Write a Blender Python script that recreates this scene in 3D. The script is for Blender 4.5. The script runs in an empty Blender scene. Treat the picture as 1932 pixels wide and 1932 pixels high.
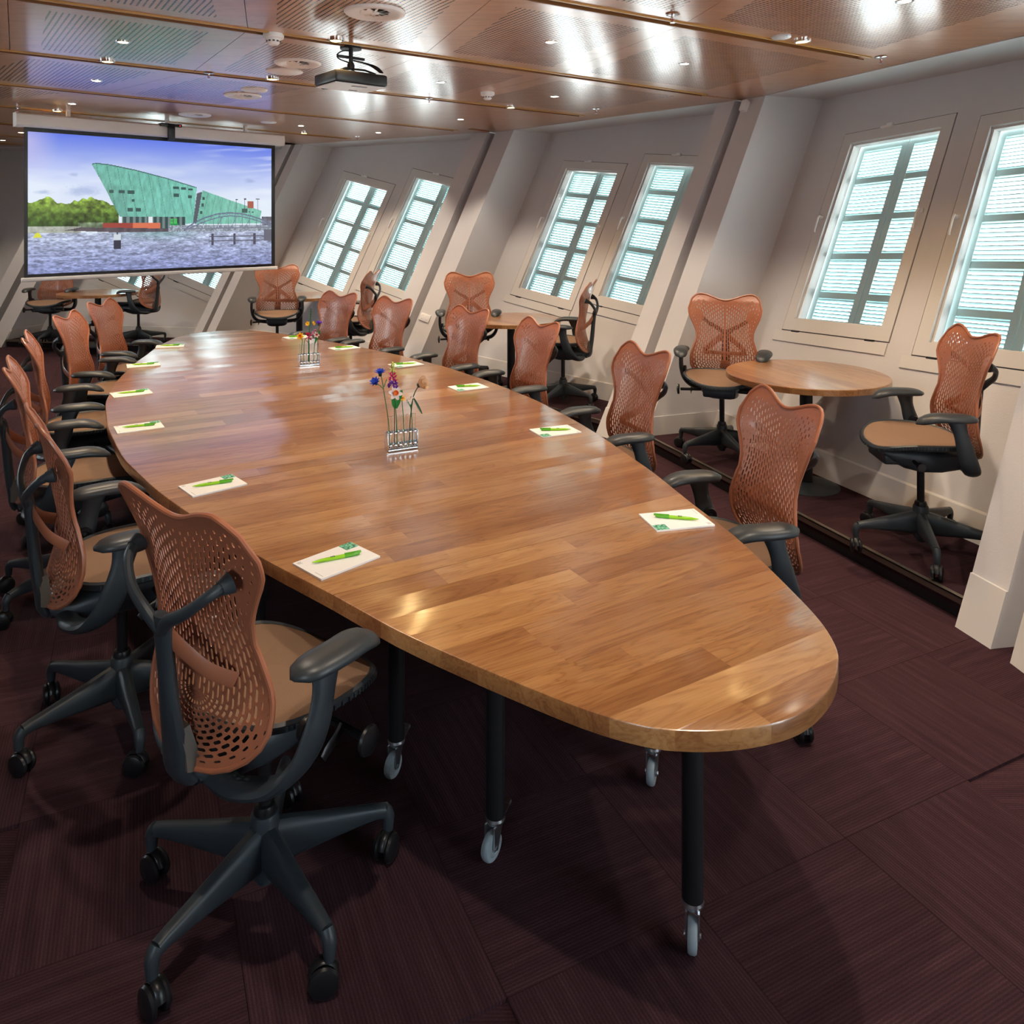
import bpy, bmesh, math, random
import numpy as np
from mathutils import Vector, Matrix
from mathutils.geometry import tessellate_polygon
random.seed(7)
rng = np.random.default_rng(5)
SC = bpy.context.scene
COL = SC.collection
V = Vector
rad = math.radians

# ------------------------------------------------------------------ camera, world, exposure
cam_d = bpy.data.cameras.new('camera')
cam_d.sensor_fit = 'HORIZONTAL'
cam_d.sensor_width = 36.0
cam_d.lens = 36.0 * 1470.0 / 1932.0
cam_d.shift_x = (966 - 952) / 1932.0
cam_d.shift_y = -(966 - 414) / 1932.0
cam_d.clip_start = 0.05
cam = bpy.data.objects.new('camera', cam_d)
COL.objects.link(cam)
cam.location = (0, 0, 1.65)
cam.rotation_euler = (rad(90), 0, 0)
SC.camera = cam

SC.view_settings.view_transform = 'Standard'
SC.view_settings.look = 'None'
SC.view_settings.gamma = 1.0
SC.view_settings.use_curve_mapping = False
SC.view_settings.exposure = 0.85

WORLD_STRENGTH = 6.5
DOWNLIGHT_W = 40.0
GOLD_W = 26.0
wd = bpy.data.worlds.new('world')
SC.world = wd
wd.use_nodes = True
nt = wd.node_tree
nt.nodes.clear()
tc = nt.nodes.new('ShaderNodeTexCoord')
sp = nt.nodes.new('ShaderNodeSeparateXYZ')
mr = nt.nodes.new('ShaderNodeMapRange')
mr.inputs['From Min'].default_value = -0.35
mr.inputs['From Max'].default_value = 0.5
rp = nt.nodes.new('ShaderNodeValToRGB')
rp.color_ramp.elements[0].color = (0.86, 0.90, 0.88, 1)
rp.color_ramp.elements[1].color = (0.62, 0.84, 1.0, 1)
e = rp.color_ramp.elements.new(0.45)
e.color = (0.86, 0.94, 0.97, 1)
bg = nt.nodes.new('ShaderNodeBackground')
bg.inputs['Strength'].default_value = WORLD_STRENGTH
wo = nt.nodes.new('ShaderNodeOutputWorld')
for a, b in ((tc.outputs['Generated'], sp.inputs[0]), (sp.outputs['Z'], mr.inputs['Value']), (mr.outputs[0], rp.inputs[0]),
             (rp.outputs[0], bg.inputs['Color']), (bg.outputs[0], wo.inputs['Surface'])):
    nt.links.new(a, b)

# ------------------------------------------------------------------ mesh helpers
class MB:
    def __init__(s):
        s.v = []
        s.f = []
    def add(s, vs, fs):
        o = len(s.v)
        s.v += [tuple(p) for p in vs]
        s.f += [tuple(i + o for i in f) for f in fs]
        return s
    def box(s, c, d, M=None, ch=0.0):
        hx, hy, hz = d[0] / 2, d[1] / 2, d[2] / 2
        c = V(c)
        if ch <= 0:
            vs = [V((x, y, z)) for x in (-hx, hx) for y in (-hy, hy) for z in (-hz, hz)]
            fs = [(0, 1, 3, 2), (4, 6, 7, 5), (0, 4, 5, 1), (2, 3, 7, 6), (0, 2, 6, 4), (1, 5, 7, 3)]
        else:
            b = bmesh.new()
            bmesh.ops.create_cube(b, size=1.0)
            for q in b.verts:
                q.co = V((q.co.x * d[0], q.co.y * d[1], q.co.z * d[2]))
            bmesh.ops.bevel(b, geom=b.edges[:], offset=min(ch, 0.49 * min(d)), segments=2, affect='EDGES', profile=0.5)
            b.verts.index_update()
            vs = [q.co.copy() for q in b.verts]
            fs = [tuple(q.index for q in f.verts) for f in b.faces]
            b.free()
        if M is not None:
            vs = [M @ p for p in vs]
        return s.add([p + c for p in vs], fs)
    def loft(s, rings, closed=True, caps=True):
        n = len(rings[0])
        vs = [p for r in rings for p in r]
        fs = []
        for i in range(len(rings) - 1):
            for j in range(n if closed else n - 1):
                k = (j + 1) % n
                fs.append((i * n + j, i * n + k, (i + 1) * n + k, (i + 1) * n + j))
        if caps:
            fs.append(tuple(range(n - 1, -1, -1)))
            m = (len(rings) - 1) * n
            fs.append(tuple(range(m, m + n)))
        return s.add(vs, fs)
    def tube(s, pts, r, n=8, up=(0, 0, 1), caps=True, closed=False):
        """r: one radius, or a list of radii / (across, up) pairs along the path."""
        pts = [V(p) for p in pts]
        m = len(pts)
        rings = []
        up = V(up)
        for i, p in enumerate(pts):
            if closed:
                t = pts[(i + 1) % m] - pts[i - 1]
            else:
                t = pts[min(i + 1, m - 1)] - pts[max(i - 1, 0)]
            t.normalize()
            a = t.cross(up)
            if a.length < 1e-3:
                a = t.cross(V((0, 1, 0.01)))
            a.normalize()
            b = a.cross(t)
            q = r[i] if isinstance(r, (list, tuple)) and not (len(r) == 2 and m != 2 and not isinstance(r[0], (list, tuple))) else r
            ra, rb = q if isinstance(q, (list, tuple)) else (q, q)
            rings.append([p + a * (math.cos(2 * math.pi * k / n) * ra) + b * (math.sin(2 * math.pi * k / n) * rb) for k in range(n)])
        if closed:
            rings.append(rings[0])
            return s.loft(rings, True, False)
        return s.loft(rings, True, caps)
    def lathe(s, prof, n=24, c=(0, 0, 0), M=None, caps=True):
        rings = []
        c = V(c)
        for r, z in prof:
            ring = [V((math.cos(2 * math.pi * k / n) * r, math.sin(2 * math.pi * k / n) * r, z)) for k in range(n)]
            if M is not None:
                ring = [M @ p for p in ring]
            rings.append([p + c for p in ring])
        return s.loft(rings, True, caps)
    def prism(s, lo, hi):
        n = len(lo)
        vs = list(lo) + list(hi)
        fs = [tuple(range(n - 1, -1, -1)), tuple(range(n, 2 * n))]
        for j in range(n):
            k = (j + 1) % n
            fs.append((j, k, n + k, n + j))
        return s.add(vs, fs)
    def mesh(s, name, m, smooth=True, ang=35):
        me = bpy.data.meshes.new(name)
        me.from_pydata(s.v, [], s.f)
        b = bmesh.new()
        b.from_mesh(me)
        bmesh.ops.recalc_face_normals(b, faces=b.faces[:])
        b.to_mesh(me)
        b.free()
        if m:
            me.materials.append(m)
        if smooth:
            me.shade_smooth()
            me.set_sharp_from_angle(angle=rad(ang))
        return me
    def build(s, name, m, parent=None, smooth=True, ang=35):
        return link(name, s.mesh(name, m, smooth, ang), parent)

def link(name, me, parent=None):
    o = bpy.data.objects.new(name, me)
    COL.objects.link(o)
    if parent is not None:
        o.parent = parent
    return o
def thing(name, label, cat, M=None, group=None):
    o = bpy.data.objects.new(name, None)
    o.empty_display_size = 0.05
    COL.objects.link(o)
    if M is not None:
        o.matrix_world = M
    return tag(o, label, cat, group)
def tag(o, label, cat, group=None):
    o['label'] = label
    o['category'] = cat
    if group:
        o['group'] = group
    return o
def struct(o):
    o['kind'] = 'structure'
    return o
def copy_tree(o, kids, parent=None):
    c = o.copy()
    COL.objects.link(c)
    if parent is not None:
        c.parent = parent
    for k in kids.get(o.name, ()):
        copy_tree(k, kids, c)
    return c
def kid_map():
    d = {}
    for o in SC.objects:
        if o.parent:
            d.setdefault(o.parent.name, []).append(o)
    return d
def rotz(a, loc):
    return Matrix.Translation(V(loc)) @ Matrix.Rotation(a, 4, 'Z')
def smooth_path(pts, k=6):
    """Catmull-Rom through the points (any dimension)."""
    P = [np.array(p, float) for p in pts]
    out = []
    for i in range(len(P) - 1):
        p0, p1, p2, p3 = P[max(i - 1, 0)], P[i], P[i + 1], P[min(i + 2, len(P) - 1)]
        for j in range(k):
            t = j / k
            out.append(0.5 * ((2 * p1) + (p2 - p0) * t + (2 * p0 - 5 * p1 + 4 * p2 - p3) * t * t + (3 * p1 - p0 - 3 * p2 + p3) * t ** 3))
    out.append(P[-1])
    return out

# ------------------------------------------------------------------ materials
def mat(name, col=(0.8, 0.8, 0.8), rough=0.5, metal=0.0, coat=0.0, spec=0.5, emit=None, es=1.0, trans=0.0, ior=1.45):
    m = bpy.data.materials.new(name)
    m.use_nodes = True
    b = m.node_tree.nodes['Principled BSDF']
    b.inputs['Base Color'].default_value = (*col, 1)
    b.inputs['Roughness'].default_value = rough
    b.inputs['Metallic'].default_value = metal
    b.inputs['Coat Weight'].default_value = coat
    b.inputs['Coat Roughness'].default_value = 0.12
    b.inputs['Specular IOR Level'].default_value = spec
    b.inputs['Transmission Weight'].default_value = trans
    b.inputs['IOR'].default_value = ior
    if emit:
        b.inputs['Emission Color'].default_value = (*emit, 1)
        b.inputs['Emission Strength'].default_value = es
    return m
def N(m, t, **kw):
    n = m.node_tree.nodes.new(t)
    for k, v in kw.items():
        if k in n.inputs:
            n.inputs[k].default_value = v
        else:
            setattr(n, k, v)
    return n
def L(m, a, b):
    m.node_tree.links.new(a, b)
def bsdf(m):
    return m.node_tree.nodes['Principled BSDF']
def ramp(m, stops):
    r = N(m, 'ShaderNodeValToRGB')
    el = r.color_ramp.elements
    while len(el) < len(stops):
        el.new(0.5)
    for q, (p, c) in zip(el, stops):
        q.position = p
        q.color = (*c, 1)
    return r
def mapping(m, scale, coord='Object'):
    t = N(m, 'ShaderNodeTexCoord')
    mp = N(m, 'ShaderNodeMapping')
    mp.inputs['Scale'].default_value = scale
    L(m, t.outputs[coord], mp.inputs['Vector'])
    return mp
def math_n(m, op, a=None, b=None):
    n = N(m, 'ShaderNodeMath')
    n.operation = op
    for i, q in enumerate((a, b)):
        if q is None:
            continue
        if isinstance(q, (int, float)):
            n.inputs[i].default_value = q
        else:
            L(m, q, n.inputs[i])
    return n.outputs[0]
def bump(m, h, dist=0.002, strength=0.5):
    b = N(m, 'ShaderNodeBump')
    b.inputs['Distance'].default_value = dist
    b.inputs['Strength'].default_value = strength
    L(m, h, b.inputs['Height'])
    L(m, b.outputs[0], bsdf(m).inputs['Normal'])

def wood(name, stops, rough, coat, spread=0.35):
    """Staves: grain along local X, each object takes its own tone."""
    m = mat(name, rough=rough, coat=coat)
    oi = N(m, 'ShaderNodeObjectInfo')
    t = N(m, 'ShaderNodeTexCoord')
    off = N(m, 'ShaderNodeVectorMath')
    off.operation = 'ADD'
    cmb = N(m, 'ShaderNodeCombineXYZ')
    r37 = math_n(m, 'MULTIPLY', oi.outputs['Random'], 37.0)
    L(m, r37, cmb.inputs[0])
    L(m, math_n(m, 'MULTIPLY', oi.outputs['Random'], 11.0), cmb.inputs[1])
    L(m, t.outputs['Object'], off.inputs[0])
    L(m, cmb.outputs[0], off.inputs[1])
    mp = N(m, 'ShaderNodeMapping')
    mp.inputs['Scale'].default_value = (1.1, 9.0, 9.0)
    L(m, off.outputs[0], mp.inputs['Vector'])
    n1 = N(m, 'ShaderNodeTexNoise', Scale=1.6, Detail=4.0, Roughness=0.55, Distortion=0.6)
    L(m, mp.outputs[0], n1.inputs['Vector'])
    # cathedral lines: contour lines of a stretched noise
    ln = math_n(m, 'FRACT', math_n(m, 'MULTIPLY', n1.outputs['Fac'], 9.0))
    ln = math_n(m, 'POWER', math_n(m, 'ABSOLUTE', math_n(m, 'SUBTRACT', ln, 0.5)), 3.0)
    mp2 = N(m, 'ShaderNodeMapping')
    mp2.inputs['Scale'].default_value = (4.0, 160.0, 160.0)
    L(m, off.outputs[0], mp2.inputs['Vector'])
    n2 = N(m, 'ShaderNodeTexNoise', Scale=1.0, Detail=2.0)
    L(m, mp2.outputs[0], n2.inputs['Vector'])
    a = math_n(m, 'MULTIPLY', math_n(m, 'SUBTRACT', n1.outputs['Fac'], 0.5), 0.55)
    b2 = math_n(m, 'MULTIPLY', math_n(m, 'SUBTRACT', n2.outputs['Fac'], 0.5), 0.30)
    c = math_n(m, 'MULTIPLY', math_n(m, 'SUBTRACT', oi.outputs['Random'], 0.5), spread)
    d = math_n(m, 'MULTIPLY', ln, -1.3)
    tot = math_n(m, 'ADD', math_n(m, 'ADD', a, b2), math_n(m, 'ADD', c, d))
    tot = math_n(m, 'ADD', tot, 0.52)
    r = ramp(m, stops)
    L(m, tot, r.inputs[0])
    L(m, r.outputs[0], bsdf(m).inputs['Base Color'])
    rr = math_n(m, 'ADD', math_n(m, 'MULTIPLY', n2.outputs['Fac'], 0.12), rough - 0.06)
    L(m, rr, bsdf(m).inputs['Roughness'])
    return m

M = {}
M['cherry'] = wood('cherry_stave', [(0.0, (0.12, 0.036, 0.011)), (0.35, (0.27, 0.110, 0.036)), (0.62, (0.43, 0.212, 0.078)), (1.0, (0.60, 0.37, 0.17))], 0.32, 1.0, 0.30)
bsdf(M['cherry']).inputs['Coat Roughness'].default_value = 0.17
M['cherry_edge'] = wood('cherry_edge', [(0.0, (0.09, 0.026, 0.007)), (0.5, (0.26, 0.095, 0.025)), (1.0, (0.42, 0.19, 0.06))], 0.4, 0.2)
M['wall'] = mat('wall_paint', (0.63, 0.605, 0.61), 0.6)
mp = mapping(M['wall'], (1, 1, 1))
nz = N(M['wall'], 'ShaderNodeTexNoise', Scale=140.0, Detail=2.0)
L(M['wall'], mp.outputs[0], nz.inputs['Vector'])
bump(M['wall'], nz.outputs['Fac'], 0.002, 0.25)
M['trim'] = mat('white_trim', (0.64, 0.61, 0.59), 0.4)
M['sash'] = mat('sash_paint', (0.66, 0.635, 0.615), 0.35)
M['gap'] = mat('shadow_gap', (0.05, 0.05, 0.055), 0.8)
M['shutter'] = mat('shutter_green', (0.55, 0.75, 0.75), 0.5)
M['glass'] = mat('window_glass', (1, 1, 1), 0.0, trans=1.0, ior=1.01, spec=0.2)
M['tube_glass'] = mat('tube_glass', (0.95, 1, 1), 0.02, trans=1.0, ior=1.25)
M['white_plastic'] = mat('white_plastic', (0.84, 0.82, 0.81), 0.35)
M['orange'] = mat('orange_plastic', (0.38, 0.13, 0.066), 0.38, spec=0.7, coat=0.25)
M['graphite'] = mat('graphite_plastic', (0.030, 0.038, 0.046), 0.42)
M['pad'] = mat('arm_pad_rubber', (0.032, 0.037, 0.042), 0.38)
M['taupe'] = mat('taupe_plastic', (0.10, 0.085, 0.07), 0.5)
M['black'] = mat('black_plastic', (0.010, 0.010, 0.012), 0.35)
M['black_metal'] = mat('black_metal', (0.008, 0.008, 0.010), 0.5)
M['chrome'] = mat('chrome', (0.75, 0.77, 0.79), 0.16, metal=1.0)
M['zinc'] = mat('zinc', (0.60, 0.63, 0.66), 0.3, metal=1.0)
M['alu'] = mat('aluminium', (0.30, 0.27, 0.22), 0.42, metal=1.0)
M['grey_rubber'] = mat('grey_rubber', (0.30, 0.34, 0.37), 0.5)
M['paper'] = mat('paper', (0.83, 0.83, 0.84), 0.6)
M['pen'] = mat('lime_plastic', (0.28, 0.62, 0.015), 0.25, spec=0.6)
M['pen_dark'] = mat('green_plastic', (0.10, 0.40, 0.02), 0.25)
M['ink'] = mat('print_ink', (0.02, 0.05, 0.03), 0.6)
M['grey_ink'] = mat('grey_print', (0.35, 0.36, 0.38), 0.7)
m = M['logo'] = mat('green_logo', rough=0.6)
vo = N(m, 'ShaderNodeTexVoronoi', Scale=110.0)
mp = mapping(m, (1.0, 1.7, 1))
L(m, mp.outputs[0], vo.inputs['Vector'])
r = ramp(m, [(0.35, (0.012, 0.12, 0.075)), (0.55, (0.18, 0.58, 0.38))])
L(m, vo.outputs['Distance'], r.inputs[0])
L(m, r.outputs[0], bsdf(m).inputs['Base Color'])
# seat weave
m = M['seat'] = mat('seat_weave', (0.30, 0.155, 0.085), 0.75)
mp = mapping(m, (1, 1, 1))
w1 = N(m, 'ShaderNodeTexWave', Scale=95.0, Distortion=0.4)
w1.bands_direction = 'Y'
w2 = N(m, 'ShaderNodeTexWave', Scale=60.0, Distortion=0.4)
w2.bands_direction = 'X'
L(m, mp.outputs[0], w1.inputs['Vector'])
L(m, mp.outputs[0], w2.inputs['Vector'])
s_ = math_n(m, 'MULTIPLY', math_n(m, 'ADD', w1.outputs['Fac'], w2.outputs['Fac']), 0.5)
r = ramp(m, [(0.0, (0.14, 0.080, 0.048)), (1.0, (0.30, 0.178, 0.110))])
L(m, s_, r.inputs[0])
L(m, r.outputs[0], bsdf(m).inputs['Base Color'])
bump(m, s_, 0.001, 0.4)
# carpet
def carpet(name):
    m = mat(name, rough=0.95, spec=0.15)
    oi = N(m, 'ShaderNodeObjectInfo')
    mp = mapping(m, (1, 1, 1))
    wv = N(m, 'ShaderNodeTexWave', Scale=38.0, Distortion=1.2, Detail=2.0)
    wv.inputs['Detail Scale'].default_value = 3.0
    wv.bands_direction = 'Y'
    L(m, mp.outputs[0], wv.inputs['Vector'])
    mp2 = mapping(m, (3.0, 45.0, 1.0))
    n1 = N(m, 'ShaderNodeTexNoise', Scale=1.0, Detail=3.0)
    L(m, mp2.outputs[0], n1.inputs['Vector'])
    n2 = N(m, 'ShaderNodeTexNoise', Scale=320.0, Detail=2.0)
    L(m, mp.outputs[0], n2.inputs['Vector'])
    t = math_n(m, 'ADD', math_n(m, 'MULTIPLY', wv.outputs['Fac'], 0.17), math_n(m, 'MULTIPLY', n1.outputs['Fac'], 0.45))
    t = math_n(m, 'ADD', t, math_n(m, 'MULTIPLY', n2.outputs['Fac'], 0.35))
    t = math_n(m, 'ADD', t, math_n(m, 'MULTIPLY', oi.outputs['Random'], 0.07))
    r = ramp(m, [(0.25, (0.016, 0.0065, 0.0095)), (0.6, (0.050, 0.021, 0.027)), (0.85, (0.105, 0.050, 0.055))])
    L(m, t, r.inputs[0])
    L(m, r.outputs[0], bsdf(m).inputs['Base Color'])
    bump(m, t, 0.004, 0.5)
    return m
M['carpet'] = carpet('purple_carpet')
# ceiling panels: veneer with rows of drilled slots (uv: metres from the panel edges)
def panel_mat(name, perforated):
    m = wood(name, [(0.0, (0.19, 0.062, 0.017)), (0.45, (0.45, 0.18, 0.056)), (1.0, (0.62, 0.31, 0.12))], 0.30, 0.9, 0.13)
    bsdf(m).inputs['Coat Roughness'].default_value = 0.16
    if not perforated:
        return m
    b = bsdf(m)
    src = b.inputs['Base Color'].links[0].from_socket
    uv = N(m, 'ShaderNodeUVMap')
    uv.uv_map = 'UVMap'
    sep = N(m, 'ShaderNodeSeparateXYZ')
    L(m, uv.outputs[0], sep.inputs[0])
    u, v = sep.outputs[0], sep.outputs[1]
    hv = math_n(m, 'LESS_THAN', math_n(m, 'FRACT', math_n(m, 'MULTIPLY', v, 38.0)), 0.34)
    hu = math_n(m, 'LESS_THAN', math_n(m, 'FRACT', math_n(m, 'MULTIPLY', u, 46.0)), 0.80)
    at = N(m, 'ShaderNodeAttribute')
    at.attribute_name = 'drill'
    msk = math_n(m, 'MULTIPLY', math_n(m, 'MULTIPLY', hv, hu), math_n(m, 'GREATER_THAN', at.outputs['Fac'], 0.5))
    mx = N(m, 'ShaderNodeMix', data_type='RGBA')
    L(m, msk, mx.inputs['Factor'])
    L(m, src, mx.inputs['A'])
    mx.inputs['B'].default_value = (0.012, 0.008, 0.006, 1)
    L(m, mx.outputs['Result'], b.inputs['Base Color'])
    L(m, math_n(m, 'SUBTRACT', 0.5, math_n(m, 'MULTIPLY', msk, 0.5)), b.inputs['Specular IOR Level'])
    return m
M['panel'] = panel_mat('ceiling_veneer_drilled', True)
M['veneer'] = panel_mat('ceiling_veneer', False)
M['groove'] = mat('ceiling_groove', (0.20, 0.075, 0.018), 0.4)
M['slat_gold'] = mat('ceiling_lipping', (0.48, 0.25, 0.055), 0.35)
M['lamp'] = mat('lamp_face', (1, 1, 1), 0.3, emit=(1.0, 0.80, 0.52), es=14.0)
M['lamp_gold'] = mat('warm_lamp_face', (1, 1, 1), 0.3, emit=(1.0, 0.62, 0.16), es=9.0)
M['silver'] = mat('projector_underside', (0.62, 0.65, 0.68), 0.4)
M['lens'] = mat('lens_glass', (0.02, 0.02, 0.05), 0.05, coat=1.0)
M['red_led'] = mat('red_led', (0.6, 0, 0), 0.4, emit=(1, 0.02, 0.02), es=2.0)

# ------------------------------------------------------------------ room geometry
# a fan of flat bays on a ring; the whole outer wall is raked along one leaning direction
H = 2.622
P = 0.0935
LEAN = V((0.4086, 0.2050, 1.0))
SH = LEAN.normalized()
OC = V((-5.5468, 2.0560, 0))
R0 = 8.5204
A1, DA = 0.3416, 0.3547
HALF = 1.286
D = 0.5622
ADJ = {2: (0.0149, -0.0544, 0.1128), 3: (0.0082, -0.0856, -0.0761), 4: (-0.0104, -0.0928, -0.0718)}
def bay(i):
    da, dr, dx = ADJ.get(i, (0, -0.09 if i > 4 else 0, 0))
    a = A1 + (i - 1) * DA + da
    n = V((math.cos(a), math.sin(a), 0))
    t = V((math.sin(a), -math.cos(a), 0))
    return n, t, R0 + dr, dx
def front(i, x, z, dep=0.0):
    n, t, r_, dx = bay(i)
    return V((OC.x, OC.y, H)) + n * (r_ + dep) + t * (x + dx) - LEAN * (H - z)
def frame_axes(i):
    n, t, _, _ = bay(i)
    nn = t.cross(SH).normalized()
    w = nn.cross(SH)
    if w.dot(t) < 0:
        w = -w
    return w, SH, w.cross(SH)

WIN_W, WIN_H, WIN_Z = 0.935, 1.565, 0.334
WIN_X = (-0.8986, 0.2245)
BAYS = (1, 2, 3, 4, 5)
def win_tl(i, j):
    return front(i, WIN_X[j], H - WIN_Z, D)

# --- floor: dark slab plus loose-laid carpet tiles where they can be seen
mb = MB()
mb.box((-2.5, 4.6, -0.06), (13.0, 14.0, 0.1))
struct(mb.build('floor', M['carpet'], smooth=False))
FLOOR = SC.objects['floor']
TA = rad(25.3)
ta, tb = V((math.cos(TA), math.sin(TA), 0)), V((-math.sin(TA), math.cos(TA), 0))
torg = V((0.244, 2.317, 0))
TS = 0.5
def room_r(p):
    q = p - V((OC.x, OC.y, 0))
    return q.length
def seen(p):
    if p.y < 0.85:
        return False
    u = 952 + 1470 * p.x / p.y
    v = 414 + 1470 * 1.65 / p.y
    return -160 < u < 2090 and v < 2110
tm = MB()
g = 0.0003
tm.prism([V((-TS / 2 + g, -TS / 2 + g, -0.0095)), V((TS / 2 - g, -TS / 2 + g, -0.0095)), V((TS / 2 - g, TS / 2 - g, -0.0095)), V((-TS / 2 + g, TS / 2 - g, -0.0095))],
         [V((-TS / 2 + 2 * g, -TS / 2 + 2 * g, 0)), V((TS / 2 - 2 * g, -TS / 2 + 2 * g, 0)), V((TS / 2 - 2 * g, TS / 2 - 2 * g, 0)), V((-TS / 2 + 2 * g, TS / 2 - 2 * g, 0))])
tile_me = tm.mesh('carpet_tile', M['carpet'], smooth=False)
cand = []
for i in range(-16, 14):
    for j in range(-10, 22):
        c = torg + ta * ((i + 0.5) * TS) + tb * ((j + 0.5) * TS)
        # inside the ring, in front of the platform edge
        ang = math.atan2(c.y - OC.y, c.x - OC.x)
        k = min(range(0, 7), key=lambda q: abs(A1 + (q - 1) * DA - ang))
        n, t, r_, dx = bay(k)
        edge = front(k, 0, 0.0)
        if (c - edge).dot(n) > 0.36 or not seen(c):
            continue
        cand.append((c.length, i, j, c))
cand.sort(key=lambda q: q[0])
for d_, i, j, c in cand[:300]:
    o = link('carpet_tile', tile_me, FLOOR)
    o.location = c
    o.rotation_euler = (0, 0, TA + (math.pi / 2 if (i + j) % 2 else 0))

# --- ceiling
def circ_hit(p, d, r):
    """point of the line p + s*d on the circle of radius r round the ring's centre (outer hit)."""
    q = V((p[0] - OC.x, p[1] - OC.y))
    d = V(d).normalized()
    b = q.dot(d)
    s = -b + math.sqrt(max(b * b - (q.length_squared - r * r), 0))
    return V((p[0] + d.x * s, p[1] + d.y * s, 0))
LINES = [((-1.0, 1.62), 25.0), ((0.185, 2.35), 28.0)]
LINES = [((0.75, 2.40), 28.0), ((0.185, 3.451), 31.9), ((-2.083, 3.451), 35.9), ((-2.901, 4.479), 37.9), ((-3.615, 5.581), 43.5),
         ((-4.324, 6.677), 47.5), ((-5.05, 7.96), 51.5), ((-5.82, 8.99), 56.0), ((-6.5, 9.6), 61.0)]
RB = [2.4, 3.63, 4.65, 5.67, 6.69, 7.72, 8.17]
mb = MB()
mb.box((-2.5, 5.0, H + 0.075), (13.0, 14.0, 0.05))
CEIL = struct(mb.build('ceiling', M['groove'], smooth=False))
GAP = 0.038
def panel(pts, drill, uax):
    """one veneered board; drilled field inside a plain margin."""
    lo = [V((p.x, p.y, H)) for p in pts]
    c = sum(lo, V()) / len(lo)
    b = bmesh.new()
    uvl = b.loops.layers.uv.new('UVMap')
    dl = b.verts.layers.float.new('drill')
    ux, vx = uax
    def face(ps, dv):
        vs = [b.verts.new(p - c) for p in ps]
        for q in vs:
            q[dl] = dv
        f = b.faces.new(vs)
        for lp in f.loops:
            w = lp.vert.co
            lp[uvl].uv = (w.dot(ux) + 20, w.dot(vx) + 20)
    if drill:
        A_, B_, C_, D_ = lo
        def q(u, v):
            return A_.lerp(B_, u).lerp(D_.lerp(C_, u), v)
        eu = 0.15 / max((B_ - A_).length, 0.3)
        ev = 0.13 / max((D_ - A_).length, 0.3)
        inn = [q(eu, ev), q(1 - eu, ev), q(1 - eu, 1 - ev), q(eu, 1 - ev)]
        face(inn, 1.0)
        for k in range(4):
            face([lo[k], lo[(k + 1) % 4], inn[(k + 1) % 4], inn[k]], 0.0)
    else:
        face(lo, 0.0)
    hi = [p + V((0, 0, 0.018)) for p in lo]
    for k in range(len(lo)):
        face([lo[k], lo[(k + 1) % len(lo)], hi[(k + 1) % len(lo)], hi[k]], 0.0)
    bmesh.ops.recalc_face_normals(b, faces=b.faces[:])
    me = bpy.data.meshes.new('ceiling_panel')
    b.to_mesh(me)
    b.free()
    me.materials.append(M['panel'] if drill else M['veneer'])
    o = link('ceiling_panel', me, CEIL)
    o.location = c
    return o
def ldir(k):
    a = rad(LINES[k][1])
    return V((math.cos(a), math.sin(a), 0))
for k in range(len(LINES) - 1):
    p0, p1 = V((*LINES[k][0], 0)), V((*LINES[k + 1][0], 0))
    d0, d1 = ldir(k), ldir(k + 1)
    n0, n1 = V((-d0.y, d0.x, 0)), V((-d1.y, d1.x, 0))
    p0 = p0 + n0 * GAP
    p1 = p1 - n1 * GAP
    for j in range(len(RB) - 2):
        e0, e1 = RB[j] + 0.0015, RB[j + 1] - 0.0015
        if j == len(RB) - 3:
            e1 = RB[-1]
        a, b_, c_, d_ = circ_hit(p0, d0, e0), circ_hit(p0, d0, e1), circ_hit(p1, d1, e1), circ_hit(p1, d1, e0)
        mid = (d0 + d1).normalized()
        tang = V((-mid.y, mid.x, 0))
        panel([a, b_, c_, d_], RB[j + 1] < {0: 7.8, 1: 7.8, 2: 7.8, 3: 5.7, 4: 4.7}.get(k, 0), (tang, mid))
    # lippings either side of the open joint, gold edge on the far one
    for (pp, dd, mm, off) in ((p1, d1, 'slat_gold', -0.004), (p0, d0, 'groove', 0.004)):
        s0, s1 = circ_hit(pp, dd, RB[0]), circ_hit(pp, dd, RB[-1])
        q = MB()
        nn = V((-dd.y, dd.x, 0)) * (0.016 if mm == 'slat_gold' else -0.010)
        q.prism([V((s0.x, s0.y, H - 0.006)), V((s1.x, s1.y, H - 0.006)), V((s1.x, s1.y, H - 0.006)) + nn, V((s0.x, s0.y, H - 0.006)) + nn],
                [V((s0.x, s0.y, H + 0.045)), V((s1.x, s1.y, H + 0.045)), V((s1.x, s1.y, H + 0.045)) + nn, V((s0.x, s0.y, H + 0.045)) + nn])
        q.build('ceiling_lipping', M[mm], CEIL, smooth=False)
# border boards between the ring of joints and the wall head
for i in (0, 1, 2, 3, 4, 5):
    A_, B_ = front(i, HALF + 0.23, H, -0.014), front(i, -HALF - 0.23, H, -0.014)
    def inn(p):
        q = p - V((OC.x, OC.y, H))
        return V((OC.x, OC.y, H)) + q.normalized() * (RB[-1] - 0.05)
    m_ = (A_ + B_) / 2
    n_ = 6
    outer = [A_.lerp(B_, k / n_) for k in range(n_ + 1)]
    inner = [inn(p) for p in outer]
    pts = outer + inner[::-1]
    n, t, r_, dx = bay(i)
    panel([V((p.x, p.y, 0)) for p in pts], False, (t, n)).location.z += 0.0012

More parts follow.
